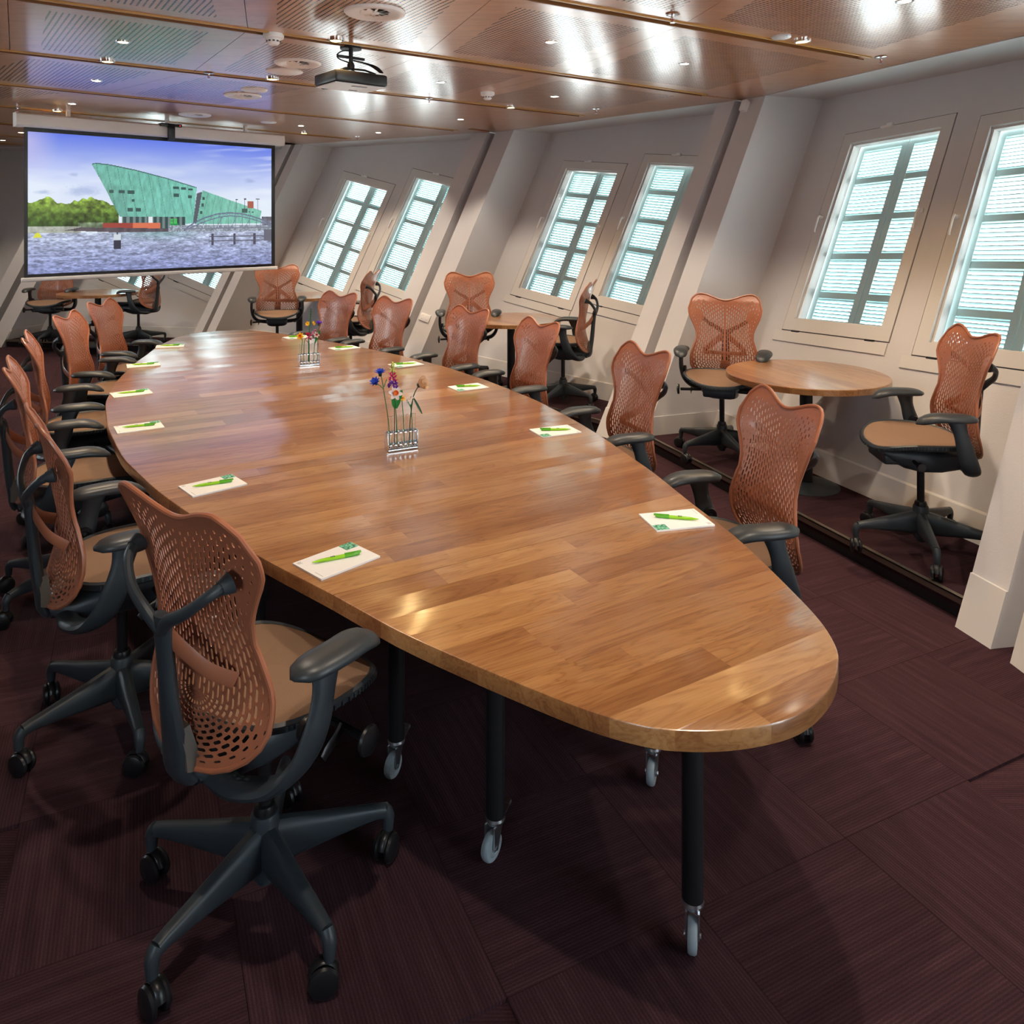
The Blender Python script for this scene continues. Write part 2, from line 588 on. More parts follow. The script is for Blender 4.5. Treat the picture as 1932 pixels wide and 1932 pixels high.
# --- outer wall: niches, pillars, platform
def wall_sheet(i, holes, name, th=0.13):
    w, s_, z_ = frame_axes(i)
    zb = -0.02
    outer = [front(i, -HALF - 0.02, zb, D), front(i, HALF + 0.02, zb, D), front(i, HALF + 0.02, H + 0.02, D), front(i, -HALF - 0.02, H + 0.02, D)]
    loops = [outer]
    for tl in holes:
        g_ = 0.007
        a = tl + w * -g_ + s_ * g_
        b_ = tl + w * (WIN_W + g_) + s_ * g_
        c_ = b_ - s_ * (WIN_H + 2 * g_)
        d_ = a - s_ * (WIN_H + 2 * g_)
        loops.append([a, b_, c_, d_])
    flat = [p for l in loops for p in l]
    # 2-D triangulation in the plane's own axes
    o0 = outer[0]
    l2 = [[V(((p - o0).dot(w), (p - o0).dot(s_), 0)) for p in l] for l in loops]
    tris = tessellate_polygon(l2)
    n_ = len(flat)
    q = MB()
    back = [p - z_ * th for p in flat]
    fs = [tuple(t) for t in tris] + [tuple(x + n_ for x in t[::-1]) for t in tris]
    k = 0
    for l in loops:
        m_ = len(l)
        for a in range(m_):
            b_ = (a + 1) % m_
            fs.append((k + a, k + b_, n_ + k + b_, n_ + k + a))
        k += m_
    q.add(flat + back, fs)
    return struct(q.build(name, M['wall'], smooth=False))
for i in BAYS + (0,):
    holes = [win_tl(i, j) for j in (0, 1)] if i in (0, 1, 2, 3, 4) else []
    wall_sheet(i, holes, 'wall_right')
    # niche head (white soffit)
    q = MB()
    a, b_, c_, d_ = front(i, -HALF - 0.02, H), front(i, HALF + 0.02, H), front(i, HALF + 0.02, H, D + 0.12), front(i, -HALF - 0.02, H, D + 0.12)
    up = V((0, 0, 0.05))
    q.prism([a, b_, c_, d_], [a + up, b_ + up, c_ + up, d_ + up])
    struct(q.build('wall_right_soffit', M['wall'], smooth=False))
    # skirting in the niche
    q = MB()
    sk = 0.13
    w, s_, z_ = frame_axes(i)
    n, t, r_, dx = bay(i)
    lo = [front(i, -HALF, P, D - 0.016), front(i, HALF, P, D - 0.016), front(i, HALF, P, D), front(i, -HALF, P, D)]
    hi = [front(i, -HALF, P + sk, D - 0.016), front(i, HALF, P + sk, D - 0.016), front(i, HALF, P + sk + 0.006, D), front(i, -HALF, P + sk + 0.006, D)]
    q.prism(lo, hi)
    struct(q.build('baseboard_right', M['trim'], smooth=False))
def lean_at(p, z):
    return p - LEAN * (H - z)
for i in (0, 1, 2, 3, 4):
    A_ = front(i + 1, HALF, H)
    B_ = front(i, -HALF, H)
    n, t, r_, dx = bay(i)
    n2, t2, _, _ = bay(i + 1)
    nm = (n + n2).normalized()
    M1, M2 = A_.lerp(B_, 0.36) + nm * 0.012, A_.lerp(B_, 0.56) + nm * 0.012
    G1, G2 = M1 + nm * 0.24, M2 + nm * 0.24
    Bb = front(i, -HALF, H, D + 0.14)
    Ab = front(i + 1, HALF, H, D + 0.14)
    q = MB()
    plan = [A_, M1, G1, G2, M2, B_, Bb, Ab]
    q.prism([lean_at(p, 0.0) for p in plan], [lean_at(p, H) for p in plan])
    struct(q.build('pillar', M['wall'], smooth=False))
    # skirting across the pillar foot and along the niche cheek
    sk = 0.20
    for (pa, pb, z0, z1, nn) in ((A_ - (n2 * 0.0), M1, 0.0, sk, None), (M2, B_, 0.0, sk, None), (B_, B_ + (Bb - B_) * 0.8, P, P + 0.13, None)):
        dv = (pb - pa).normalized()
        nrm = V((dv.y, -dv.x, 0))
        if nrm.dot(V((OC.x, OC.y, H)) - pa) < 0 and z0 == 0.0:
            nrm = -nrm
        if z0 > 0:
            nrm = t if t.dot(nrm) > 0 else nrm
            nrm = V((dv.y, -dv.x, 0))
            if nrm.dot(t) < 0:
                nrm = -nrm
        o1 = nrm * 0.016
        q = MB()
        q.prism([lean_at(pa, z0), lean_at(pb, z0), lean_at(pb, z0) + o1, lean_at(pa, z0) + o1],
                [lean_at(pa, z1), lean_at(pb, z1), lean_at(pb, z1) + o1 * 0.6, lean_at(pa, z1) + o1 * 0.6])
        struct(q.build('baseboard_right', M['trim'], smooth=False))
# platform: carpeted, with a dark riser and an aluminium nosing on every bay
for i in BAYS + (0,):
    q = MB()
    f0, f1 = front(i, -HALF, P), front(i, HALF, P)
    b0, b1 = front(i, -HALF, P, D + 0.05), front(i, HALF, P, D + 0.05)
    n, t, r_, dx = bay(i)
    zz = V((0, 0, -(P + 0.02)))
    q.prism([f0 + zz + n * 0.02, f1 + zz + n * 0.02, b1 + zz, b0 + zz], [f0, f1, b1, b0])
    c = (f0 + f1) / 2
    me = MB()
    rot = Matrix.Rotation(-math.atan2(n.y, n.x), 4, 'Z')
    me.add([rot @ (V(p) - c) for p in q.v], q.f)
    o = me.build('platform', M['carpet'], smooth=False)
    o.matrix_world = Matrix.Translation(c) @ rot.inverted()
    struct(o)
    q = MB()
    k0, k1 = f0 - n * 0.006, f1 - n * 0.006
    up = V((0, 0, 0.004))
    dn = V((0, 0, -0.022))
    q.prism([k0 + dn, k1 + dn, k1 + dn + n * 0.008, k0 + dn + n * 0.008], [k0 + up, k1 + up, k1 + up + n * 0.008, k0 + up + n * 0.008])
    q.prism([k0, k1, k1 + n * 0.030, k0 + n * 0.030], [k0 + up, k1 + up, k1 + up + n * 0.030, k0 + up + n * 0.030])
    struct(q.build('trim_nosing', M['alu'], smooth=False))
    q = MB()
    q.prism([f0 - V((0, 0, P)) + n * 0.012, f1 - V((0, 0, P)) + n * 0.012, f1 - V((0, 0, P)) + n * 0.02, f0 - V((0, 0, P)) + n * 0.02],
            [f0 + n * 0.004, f1 + n * 0.004, f1 + n * 0.012, f0 + n * 0.012])
    struct(q.build('trim_riser', M['black'], smooth=False))
# inner walls the photograph does not show: they close the room, with bare openings added to let in fill light
def plain_wall(name, a, b, z0=-0.01, z1=H + 0.1, openings=()):
    a, b = V((*a, 0)), V((*b, 0))
    d = (b - a)
    Ln = d.length
    d.normalize()
    n = V((-d.y, d.x, 0)) * 0.1
    xs = [0.0]
    q = MB()
    def piece(x0, x1, lo, hi):
        p0, p1 = a + d * x0, a + d * x1
        q.prism([p0 + V((0, 0, lo)), p1 + V((0, 0, lo)), p1 + n + V((0, 0, lo)), p0 + n + V((0, 0, lo))],
                [p0 + V((0, 0, hi)), p1 + V((0, 0, hi)), p1 + n + V((0, 0, hi)), p0 + n + V((0, 0, hi))])
    cur = 0.0
    for (x0, x1, lo, hi) in openings:
        piece(cur, x0, z0, z1)
        piece(x0, x1, z0, lo)
        piece(x0, x1, hi, z1)
        cur = x1
    piece(cur, Ln, z0, z1)
    return struct(q.build(name, M['wall'], smooth=False))
plain_wall('wall_left', (-8.2, 11.0), (-5.2, -1.6), openings=[(4.4 + 1.9 * k, 5.2 + 1.9 * k, 1.0, 2.1) for k in range(2)])
plain_wall('wall_back', (-5.2, -1.6), (3.9, -1.6), openings=[(3.5, 4.4, 1.0, 2.0)])  # opening added behind the camera for fill light
e_ = front(0, HALF, 0)
plain_wall('wall_far_right', (3.9, -1.6), (e_.x + 0.1, e_.y))

# --- windows
slat_me = None
def slat_mesh(wd_):
    q = MB()
    q.box((0, 0, 0), (wd_, 0.0255, 0.0065))
    return q.mesh('slat', M['shutter'], smooth=False)
LEAF_W = 0.435
slat_me = slat_mesh(LEAF_W - 0.10)
def ring(q, x0, x1, y0, y1, z0, z1, wd_):
    """rectangular frame of four mitred members."""
    o = [V((x0, y0, 0)), V((x1, y0, 0)), V((x1, y1, 0)), V((x0, y1, 0))]
    i_ = [V((x0 + wd_, y0 + wd_, 0)), V((x1 - wd_, y0 + wd_, 0)), V((x1 - wd_, y1 - wd_, 0)), V((x0 + wd_, y1 - wd_, 0))]
    for k in range(4):
        k2 = (k + 1) % 4
        base = [o[k], o[k2], i_[k2], i_[k]]
        q.prism([p + V((0, 0, z0)) for p in base], [p + V((0, 0, z1)) for p in base])
    return q
win_meshes = {}
def make_window(no, i, j):
    w, s_, z_ = frame_axes(i)
    tl = win_tl(i, j)
    o = bpy.data.objects.new('window_%d' % no, None)
    o.empty_display_size = 0.1
    COL.objects.link(o)
    Mx = Matrix.Identity(4)
    for r_ in range(3):
        Mx[r_][0], Mx[r_][1], Mx[r_][2], Mx[r_][3] = w[r_], s_[r_], z_[r_], tl[r_]
    o.matrix_world = Mx
    o['kind'] = 'structure'
    if not win_meshes:
        q = MB()      # fixed frame lining the opening
        ring(q, -0.006, WIN_W + 0.006, -WIN_H - 0.006, 0.006, -0.13, -0.045, 0.055)
        win_meshes['window_frame'] = q.mesh('window_frame', M['sash'], False)
        q = MB()
        ring(q, 0.0, WIN_W, -WIN_H, 0.0, -0.045, 0.004, 0.085)
        ring(q, 0.085, WIN_W - 0.085, -WIN_H + 0.085, -0.085, -0.05, -0.018, 0.014)
        win_meshes['sash'] = q.mesh('sash', M['sash'], False)
        q = MB()
        q.box((WIN_W / 2, -WIN_H / 2, -0.040), (WIN_W - 0.19, WIN_H - 0.19, 0.006))
        win_meshes['pane'] = q.mesh('pane', M['glass'], False)
        q = MB()      # thin dark ring standing in for the shadow line round the sash
        ring(q, -0.0068, WIN_W + 0.0068, -WIN_H - 0.0068, 0.0068, -0.040, -0.003, 0.0066)
        win_meshes['sash_shadow_line'] = q.mesh('sash_shadow_line', M['gap'], False)
        q = MB()      # apron board below the sash, casting a dark line under it
        q.box((WIN_W / 2 - 0.03, -WIN_H - 0.050, 0.004), (WIN_W + 0.06, 0.076, 0.012))
        win_meshes['apron'] = q.mesh('apron', M['sash'], False)
        q = MB()
        q.box((0, 0, 0.008), (0.028, 0.03, 0.012), ch=0.003)
        q.tube([(0, 0.0, 0.012), (0, 0.0, 0.034), (0, -0.02, 0.040), (0, -0.115, 0.036), (0, -0.13, 0.030)], [0.008, 0.008, 0.008, 0.007, 0.006], 8, up=(1, 0, 0))
        win_meshes['handle'] = q.mesh('handle', M['white_plastic'])
        q = MB()
        q.box((0, 0, 0.01), (0.07, 0.018, 0.014), ch=0.003)
        q.box((0.05, 0.004, 0.016), (0.05, 0.026, 0.024), ch=0.004)
        win_meshes['latch'] = q.mesh('latch', M['white_plastic'])
        q = MB()
        q.tube([(-0.035, 0, 0.006), (0.035, 0, 0.006)], 0.008, 8)
        win_meshes['hinge'] = q.mesh('hinge', M['black'])
        # shutter leaf: stiles, rails
        q = MB()
        hh = WIN_H - 0.06
        ring(q, 0, LEAF_W, -hh, 0, -0.018, 0.018, 0.05)
        for k in range(1, 5):
            q.box((LEAF_W / 2, -hh * k / 5, 0), (LEAF_W - 0.1, 0.045, 0.032))
        win_meshes['shutter'] = q.mesh('shutter', M['shutter'], False)
    for nme in ('window_frame', 'sash', 'pane', 'sash_shadow_line', 'apron'):
        link(nme, win_meshes[nme], o)
    for x in (0.042, WIN_W - 0.042):
        h_ = link('handle', win_meshes['handle'], o)
        h_.location = (x, -WIN_H * 0.44, 0)
    l_ = link('latch', win_meshes['latch'], o)
    l_.location = (WIN_W * 0.40, -0.004, 0)
    for x in (0.14, WIN_W - 0.14):
        h_ = link('hinge', win_meshes['hinge'], o)
        h_.location = (x, -WIN_H - 0.008, 0)
    for k in range(2):
        sh_ = link('shutter', win_meshes['shutter'], o)
        sh_.location = (0.03 + k * (LEAF_W + 0.005), -0.03, -0.165)
        hh = WIN_H - 0.06
        for sec in range(5):
            y0 = -hh * sec / 5 - (0.05 if sec == 0 else 0.0225)
            y1 = -hh * (sec + 1) / 5 + (0.05 if sec == 4 else 0.0225)
            for q in range(9):
                s_o = link('slat', slat_me, sh_)
                s_o.rotation_euler = (rad({0: 84, 1: 84, 2: 73, 3: 62, 4: 55}[i]), 0, 0)
                s_o.location = (LEAF_W / 2, y0 + (y1 - y0) * (q + 0.5) / 9, 0)
no = 0
for i in (1, 2, 3, 4, 0):
    for j in (0, 1):
        no += 1
        make_window(no, i, j)

# ------------------------------------------------------------------ conference table: six wheeled sections
TT = 0.68
AX = V((-0.50753836, 0.86162916, 0))      # long axis, towards the screen
NX = V((0.86162916, 0.50753836, 0))
TC = V((-0.968, 4.1476, 0))
prof = [(0, 1.022), (0.5, 1.003), (0.74, 0.973), (1.0, 0.932), (1.2, 0.891), (1.4, 0.842), (1.6, 0.788), (1.8, 0.733), (2.1, 0.633), (2.35, 0.556), (2.55, 0.475),
        (2.70, 0.408), (2.80, 0.360), (2.87, 0.318), (2.93, 0.270), (2.965, 0.226), (2.997, 0.172), (3.022, 0.110), (3.038, 0.045), (3.042, 0.0)]
ps = smooth_path(prof, 3)
ps = [(min(float(a), 3.042), float(max(b, 0))) for a, b in ps]
outl = [(a, b) for a, b in ps] + [(a, -b) for a, b in ps[::-1][1:]]
outl = [(a, b) for a, b in outl]
full = outl + [(-a, b) for a, b in outl[::-1][1:-1]]        # (along axis, across)
def clip(poly, k, c, keep_less):
    out = []
    n_ = len(poly)
    for i in range(n_):
        p, q = poly[i], poly[(i + 1) % n_]
        pi_, qi_ = (p[k] <= c) == keep_less or p[k] == c, (q[k] <= c) == keep_less or q[k] == c
        if pi_:
            out.append(p)
        if pi_ != qi_:
            s_ = (c - p[k]) / (q[k] - p[k])
            out.append(tuple(p[m_] + (q[m_] - p[m_]) * s_ for m_ in range(2)))
    return out
def stave_mesh(poly, th, name, m, onedge):
    """board from a plan polygon; the edges that lie on the table's own outline are rounded over."""
    b = bmesh.new()
    pp = []
    for p in poly:
        if not pp or (abs(p[0] - pp[-1][0]) + abs(p[1] - pp[-1][1])) > 1e-5:
            pp.append(p)
    if (abs(pp[0][0] - pp[-1][0]) + abs(pp[0][1] - pp[-1][1])) < 1e-5:
        pp.pop()
    if len(pp) < 3:
        return None
    top = [b.verts.new((p[1], p[0], 0)) for p in pp]
    bot = [b.verts.new((p[1], p[0], -th)) for p in pp]
    n_ = len(pp)
    b.faces.new(top)
    b.faces.new(bot[::-1])
    ev = []
    for k in range(n_):
        k2 = (k + 1) % n_
        b.faces.new((top[k], bot[k], bot[k2], top[k2]))
        if onedge(pp[k], pp[k2]):
            ev.append(b.edges.get((top[k], top[k2])))
    bmesh.ops.recalc_face_normals(b, faces=b.faces[:])
    if ev:
        bmesh.ops.bevel(b, geom=ev, offset=0.0045, segments=2, affect='EDGES', profile=0.5)
    me = bpy.data.meshes.new(name)
    b.to_mesh(me)
    b.free()
    me.materials.append(m)
    return me
def caster_mesh():
    q = MB()
    q.lathe([(0.0, 0.105), (0.024, 0.105), (0.026, 0.098), (0.022, 0.088), (0.0, 0.086)], 16)
    for sx in (-1, 1):
        q.prism([V((sx * 0.014 - 0.002, -0.012, 0.090)), V((sx * 0.014 + 0.002, -0.012, 0.090)), V((sx * 0.014 + 0.002, 0.026, 0.090)), V((sx * 0.014 - 0.002, 0.026, 0.090))],
                [V((sx * 0.014 - 0.002, 0.010, 0.030)), V((sx * 0.014 + 0.002, 0.010, 0.030)), V((sx * 0.014 + 0.002, 0.026, 0.030)), V((sx * 0.014 - 0.002, 0.026, 0.030))])
    q.tube([(-0.019, 0.018, 0.036), (0.019, 0.018, 0.036)], 0.005, 8)
    q.box((0, -0.030, 0.098), (0.026, 0.040, 0.004), Matrix.Rotation(rad(-28), 4, 'X'))
    q.box((0, -0.050, 0.112), (0.030, 0.012, 0.010), Matrix.Rotation(rad(-28), 4, 'X'), ch=0.002)
    return q.mesh('caster', M['zinc'])
def wheel_mesh():
    q = MB()
    Mx = Matrix.Rotation(rad(90), 4, 'Y')
    q.lathe([(0.0, -0.009), (0.020, -0.009), (0.022, -0.011), (0.033, -0.010), (0.036, -0.005), (0.036, 0.005), (0.033, 0.010), (0.022, 0.011), (0.020, 0.009), (0.0, 0.009)], 24, c=(0, 0.018, 0.036), M=Mx)
    return q.mesh('wheel', M['grey_rubber'])
CAST, WHEEL = caster_mesh(), wheel_mesh()
q = MB()
q.lathe([(0.0, 0.105), (0.0245, 0.105), (0.0245, TT - 0.045), (0.0, TT - 0.045)], 20)
q.lathe([(0.0, TT - 0.052), (0.055, TT - 0.052), (0.055, TT - 0.041), (0.0, TT - 0.041)], 20)
LEG = q.mesh('leg', M['black_metal'])
SEAMS = [-3.05, -2.105, -1.05, 0.05, 1.10, 2.12, 3.05]
LEGS = {0: [(0.0, -2.752), (-0.265, -2.31), (0.27, -2.31)], 1: [(-0.37, -1.90), (0.37, -1.90), (-0.62, -1.25), (0.62, -1.25)],
        2: [(-0.7, -0.85), (0.7, -0.85), (-0.72, -0.15), (0.72, -0.15)], 3: [(-0.72, 0.25), (0.72, 0.25), (-0.7, 0.9), (0.7, 0.9)],
        4: [(-0.62, 1.3), (0.62, 1.3), (-0.37, 1.92), (0.37, 1.92)], 5: [(-0.265, 2.31), (0.27, 2.31), (0.0, 2.75)]}
TLAB = ['rounded near end section of the boat shaped cherry wood conference table on castors',
        'second cherry table section from the rounded near end, beside the front chair',
        'cherry table section just nearer than the flower rack in front',
        'middle cherry table section just beyond the nearer flower rack',
        'cherry table section under the farther flower rack',
        'rounded far end section of the cherry conference table near the screen']
TM = Matrix.Identity(4)
for r_ in range(3):
    TM[r_][0], TM[r_][1], TM[r_][3] = NX[r_], AX[r_], TC[r_]
TABLE_M = TM
PW = 0.094
for k in range(6):
    lo, hi = SEAMS[k] + 0.0012, SEAMS[k + 1] - 0.0012
    sec = thing('conference_table_section', TLAB[k], 'table', TM, 'wheeled sections of the conference table')
    n_ = max(1, round((hi - lo) / PW))
    base = clip(clip(full, 0, lo, False), 0, hi, True)
    for j in range(n_):
        a, b_ = lo + (hi - lo) * j / n_, lo + (hi - lo) * (j + 1) / n_
        strip = clip(clip(base, 0, a, False), 0, b_, True)
        if len(strip) < 3:
            continue
        ws = [p[1] for p in strip]
        w0, w1 = min(ws), max(ws)
        cuts = [w0 - 1]
        if w1 - w0 > 0.9 and random.random() < 0.75:
            cuts.append(w0 + (w1 - w0) * random.uniform(0.18, 0.5))
            if random.random() < 0.3:
                cuts.append(cuts[-1] + (w1 - w0) * random.uniform(0.3, 0.42))
        elif w1 - w0 > 0.45 and random.random() < 0.6:
            cuts.append(w0 + (w1 - w0) * random.uniform(0.3, 0.7))
        cuts.append(w1 + 1)
        for c0, c1 in zip(cuts, cuts[1:]):
            st = clip(clip(strip, 1, c0, False), 1, c1, True)
            if len(st) < 3:
                continue
            def onedge(p, q_, a=a, b_=b_, c0=c0, c1=c1):
                for kk, cc in ((0, a), (0, b_), (1, c0), (1, c1)):
                    if abs(p[kk] - cc) < 1e-6 and abs(q_[kk] - cc) < 1e-6:
                        return False
                return True
            me = stave_mesh(st, 0.040, 'stave', M['cherry'], onedge)
            if me is None:
                continue
            me.set_sharp_from_angle(angle=rad(40))
            o = link('stave', me, sec)
            o.location = (0, 0, TT)
    fr = MB()       # steel rail under the boards
    xs = [p[1] for p in base]
    hw = max(xs) * 0.55
    mid = (lo + hi) / 2 if 0 < k < 5 else (lo + 0.62 if k == 0 else hi - 0.62)
    fr.box((0, mid, TT - 0.055), (hw * 1.5, 0.05, 0.028))
    fr.box((0, (lo + hi) / 2, TT - 0.055), (0.05, (hi - lo) * 0.62, 0.028))
    fr.build('rail', M['black_metal'], sec, smooth=False)
    for x, y in LEGS[k]:
        l_ = link('leg', LEG, sec)
        l_.location = (x, y, 0)
        c_ = link('caster', CAST, l_)
        c_.rotation_euler = (0, 0, rad(125 + random.uniform(-15, 15)))
        w_ = link('wheel', WHEEL, l_)
        w_.rotation_euler = c_.rotation_euler

# ------------------------------------------------------------------ side tables
def round_table(loc, ang, label):
    Mx = rotz(ang, loc)
    t = thing('side_table', label, 'table', Mx, 'round side tables on the platform')
    r_ = 0.452
    zt = 0.657
    circ = [(r_ * math.cos(2 * math.pi * k / 72), r_ * math.sin(2 * math.pi * k / 72)) for k in range(72)]
    n_ = 9
    for j in range(n_):
        a, b_ = -r_ + 2 * r_ * j / n_, -r_ + 2 * r_ * (j + 1) / n_
        st = clip(clip(circ, 0, a, False), 0, b_, True)
        if len(st) < 3:
            continue
        def onedge(p, q_):
            return not any(abs(p[0] - c) < 1e-6 and abs(q_[0] - c) < 1e-6 for c in (a, b_))
        me = stave_mesh(st, 0.034, 'stave', M['cherry'], onedge)
        o = link('stave', me, t)
        o.location = (0, 0, zt)
    q = MB()
    q.lathe([(0.0, 0.02), (0.036, 0.02), (0.036, zt - 0.04), (0.0, zt - 0.04)], 24)
    q.box((0, 0, zt - 0.040), (0.30, 0.30, 0.010), ch=0.004)
    q.build('column', M['black_metal'], t)
    q = MB()
    q.lathe([(0.0, 0.030), (0.06, 0.028), (0.13, 0.022), (0.175, 0.010), (0.186, 0.004), (0.186, 0.0), (0.0, 0.0)], 40)
    q.build('base_plate', M['graphite'], t)
    return t
TPOS = []
for i, lab in ((1, 'nearest round cherry side table, between the two chairs by the near windows'),
               (2, 'round cherry side table below the middle pair of windows'),
               (3, 'round cherry side table below the windows right of the projection screen'),
               (4, 'farthest round cherry side table, under the projection screen')):
    n, t, r_, dx = bay(i)
    p = front(i, -0.055, 0, 0.395 if i == 1 else 0.345)
    c = V((p.x, p.y, P))
    if i == 4:
        c = V((-5.02, 9.62, P))
    if i == 2:
        c = V((0.060, 7.08, P))
    TPOS.append(c)
    round_table(c, math.atan2(t.y, t.x), lab)

# ------------------------------------------------------------------ the office chair
def W_at(z):
    tb = [(0.44, 0.0), (0.45, 0.085), (0.48, 0.155), (0.52, 0.200), (0.57, 0.222), (0.64, 0.221), (0.70, 0.201), (0.76, 0.182), (0.81, 0.186),
          (0.86, 0.206), (0.91, 0.230), (0.945, 0.238), (0.98, 0.241), (1.05, 0.232)]
    for (a, b), (c, d) in zip(tb, tb[1:]):
        if z <= c:
            t = (z - a) / (c - a)
            t = max(0, min(1, t))
            return b + (d - b) * t
    return tb[-1][1]
ZC, ZB = 0.60, 0.452
def zt_of(r):
    if r < 0.70:
        t = r / 0.70
        return 1.003 + 0.041 * (t * t * (3 - 2 * t))
    t = (r - 0.70) / 0.30
    return 0.948 + 0.096 * math.sqrt(max(0, 1 - t * t))
def y_of(x, z):
    tb = [(0.44, -0.246), (0.48, -0.238), (0.54, -0.222), (0.60, -0.207), (0.66, -0.202), (0.72, -0.207), (0.80, -0.222), (0.88, -0.238), (0.95, -0.250), (1.0, -0.262), (1.04, -0.285)]
    y = tb[-1][1]
    for (a, b), (c, d) in zip(tb, tb[1:]):
        if z <= c:
            t = max(0, min(1, (z - a) / (c - a)))
            y = b + (d - b) * t
            break
    q = abs(x) / 0.24
    y += 0.040 * q * q * (1.0 if z < 0.9 else max(0.25, 1 - (z - 0.9) / 0.16))
    return y
NS, NA = 15, 14
NH = 2 * (2 * NS + NA)          # half steps along one nested U
NR = 14
RI = 0.022
def Wn(t):
    return W_at(ZC + t * (0.965 - ZC))
def back_pt(k, h):
    r = RI + (1 - RI) * k / NR
    s = h / 2.0
    if s <= NS or s >= NS + NA:
        side = -1 if s <= NS else 1
        t = 1 - s / NS if s <= NS else (s - NS - NA) / NS
        t = t ** 0.93
        x = side * r * Wn(t)
        z = ZC + t * (zt_of(r) - ZC)
    else:
        ph = math.pi + math.pi * (s - NS) / NA
        x = r * W_at(ZC) * math.cos(ph)
        rz = max(0.0, r - 0.02)
        z = ZC + rz * (ZC - ZB) * math.sin(ph) * 1.0
        e = abs(math.sin(ph)) ** 1.0
        # fuller than an ellipse on the outer rings
        if r > 0.3:
            x *= 1 + 0.05 * r * math.sin(2 * abs(ph - 1.5 * math.pi))
    return V((x, y_of(x, z), z))
def hole_size(k, h):
    """half-extents of the slot inside its cell (across the rings, along them)."""
    s = h / 2.0
    rr = (k + 0.5) / NR
    p = back_pt(k + 0.5, h)
    fx, fz = 0.48, 0.88
    if NS < s < NS + NA:
        fx, fz = 0.60, 0.78
        if rr < 0.12:
            fx, fz = 0.4, 0.5
    top = min(s, 2 * NS + NA - s)
    if top < 1.1:
        return None
    if top < 5:
        f = (top - 1.1) / 3.9
        fx, fz = 0.34 + 0.14 * f, 0.30 + 0.58 * f
    if k == NR - 1:
        return (0.20, 0.30)
    if k == NR - 2:
        fx, fz = fx * 0.62, fz * 0.62
    dx, dz = abs(p.x) - 0.178, p.z - 0.885
    if dx * dx + dz * dz * 0.5 < 0.0011:
        return (0.16, 0.2)
    if abs(p.x) < 0.032 and 0.445 < p.z < 0.50:
        return (0.25, 0.3)
    return (fx, fz)
def back_mesh():
    vs, fs, idx = [], [], {}
    TH = 0.0026
    def vid(k2, h):       # k2 in half rings
        key = (k2, h)
        if key not in idx:
            idx[key] = len(vs)
            vs.append(back_pt(k2 / 2.0, h))
        return idx[key]
    def nv(p):
        vs.append(p)
        return len(vs) - 1
    for k in range(NR):
        h = k % 2
        if h:
            fs.append((vid(2 * k, 0), vid(2 * k, 1), vid(2 * k + 1, 1), vid(2 * k + 2, 1), vid(2 * k + 2, 0)))
        while h + 2 <= NH:
            out = [(2 * k, h), (2 * k, h + 1), (2 * k, h + 2), (2 * k + 1, h + 2), (2 * k + 2, h + 2), (2 * k + 2, h + 1), (2 * k + 2, h), (2 * k + 1, h)]
            oi = [vid(*q) for q in out]
            hs = hole_size(k, h + 1)
            if hs is None:
                fs.append(tuple(oi))
            else:
                fx, fz = hs
                loc = [(-fx, -fz * 0.72), (-fx, 0), (-fx, fz * 0.72), (0, fz), (fx, fz * 0.72), (fx, 0), (fx, -fz * 0.72), (0, -fz)]
                ii = [nv(back_pt(k + 0.5 + a * 0.5, h + 1 + b)) for a, b in loc]
                for q in range(8):
                    q2 = (q + 1) % 8
                    fs.append((oi[q], oi[q2], ii[q2], ii[q]))
            h += 2
        if h < NH:
            fs.append((vid(2 * k, h), vid(2 * k, NH), vid(2 * k + 2, NH), vid(2 * k + 2, h), vid(2 * k + 1, h)))
    # solid heart inside the smallest U
    inner = [vid(0, h) for h in range(0, NH + 1)]
    for q in range(NH // 2):
        a, b, c, d = inner[q], inner[q + 1], inner[NH - q - 1], inner[NH - q]
        fs.append((a, b, c, d) if b != c else (a, b, d))
    # second skin along the surface normal, walls round every slot and the rim
    def nrm(p):
        e_ = 0.004
        return V((y_of(p.x + e_, p.z) - y_of(p.x - e_, p.z), -2 * e_, y_of(p.x, p.z + e_) - y_of(p.x, p.z - e_))).normalized()
    n0 = len(vs)
    vs += [p + nrm(p) * TH for p in vs]
    edges = {}
    oriented = []
    for f in fs:
        a_, b_, c_ = vs[f[0]], vs[f[1]], vs[f[2]]
        ok = (b_ - a_).cross(c_ - a_).y > 0
        oriented.append(f if ok else f[::-1])
    for f in oriented:
        for q in range(len(f)):
            e_ = (f[q], f[(q + 1) % len(f)])
            edges[e_] = edges.get(e_, 0) + 1
    fs = list(oriented) + [tuple(x + n0 for x in f[::-1]) for f in oriented]
    for (a_, b_) in edges:
        if (b_, a_) not in edges:
            fs.append((b_, a_, a_ + n0, b_ + n0))
    me = bpy.data.meshes.new('back_shell')
    me.from_pydata([tuple(p) for p in vs], [], fs)
    me.materials.append(M['orange'])
    me.shade_smooth()
    me.set_sharp_from_angle(angle=rad(50))
    return me
def rim_mesh():
    pts = [back_pt(NR, h) for h in range(0, NH + 1, 2)]
    kk = [RI + (1 - RI) * k / NR for k in range(NR, -1, -1)]
    topl = [back_pt(k, NH) for k in range(NR - 1, -1, -1)]
    topr = [back_pt(k, 0) for k in range(0, NR)]
    loop = pts + topl + topr
    out = [loop[0]]
    for p in loop[1:]:
        if (p - out[-1]).length > 0.004:
            out.append(p)
    q = MB()
    q.tube(out, (0.0065, 0.0065), 8, up=(0, 1, 0.2), closed=True)
    return q.mesh('back_rim', M['orange'])
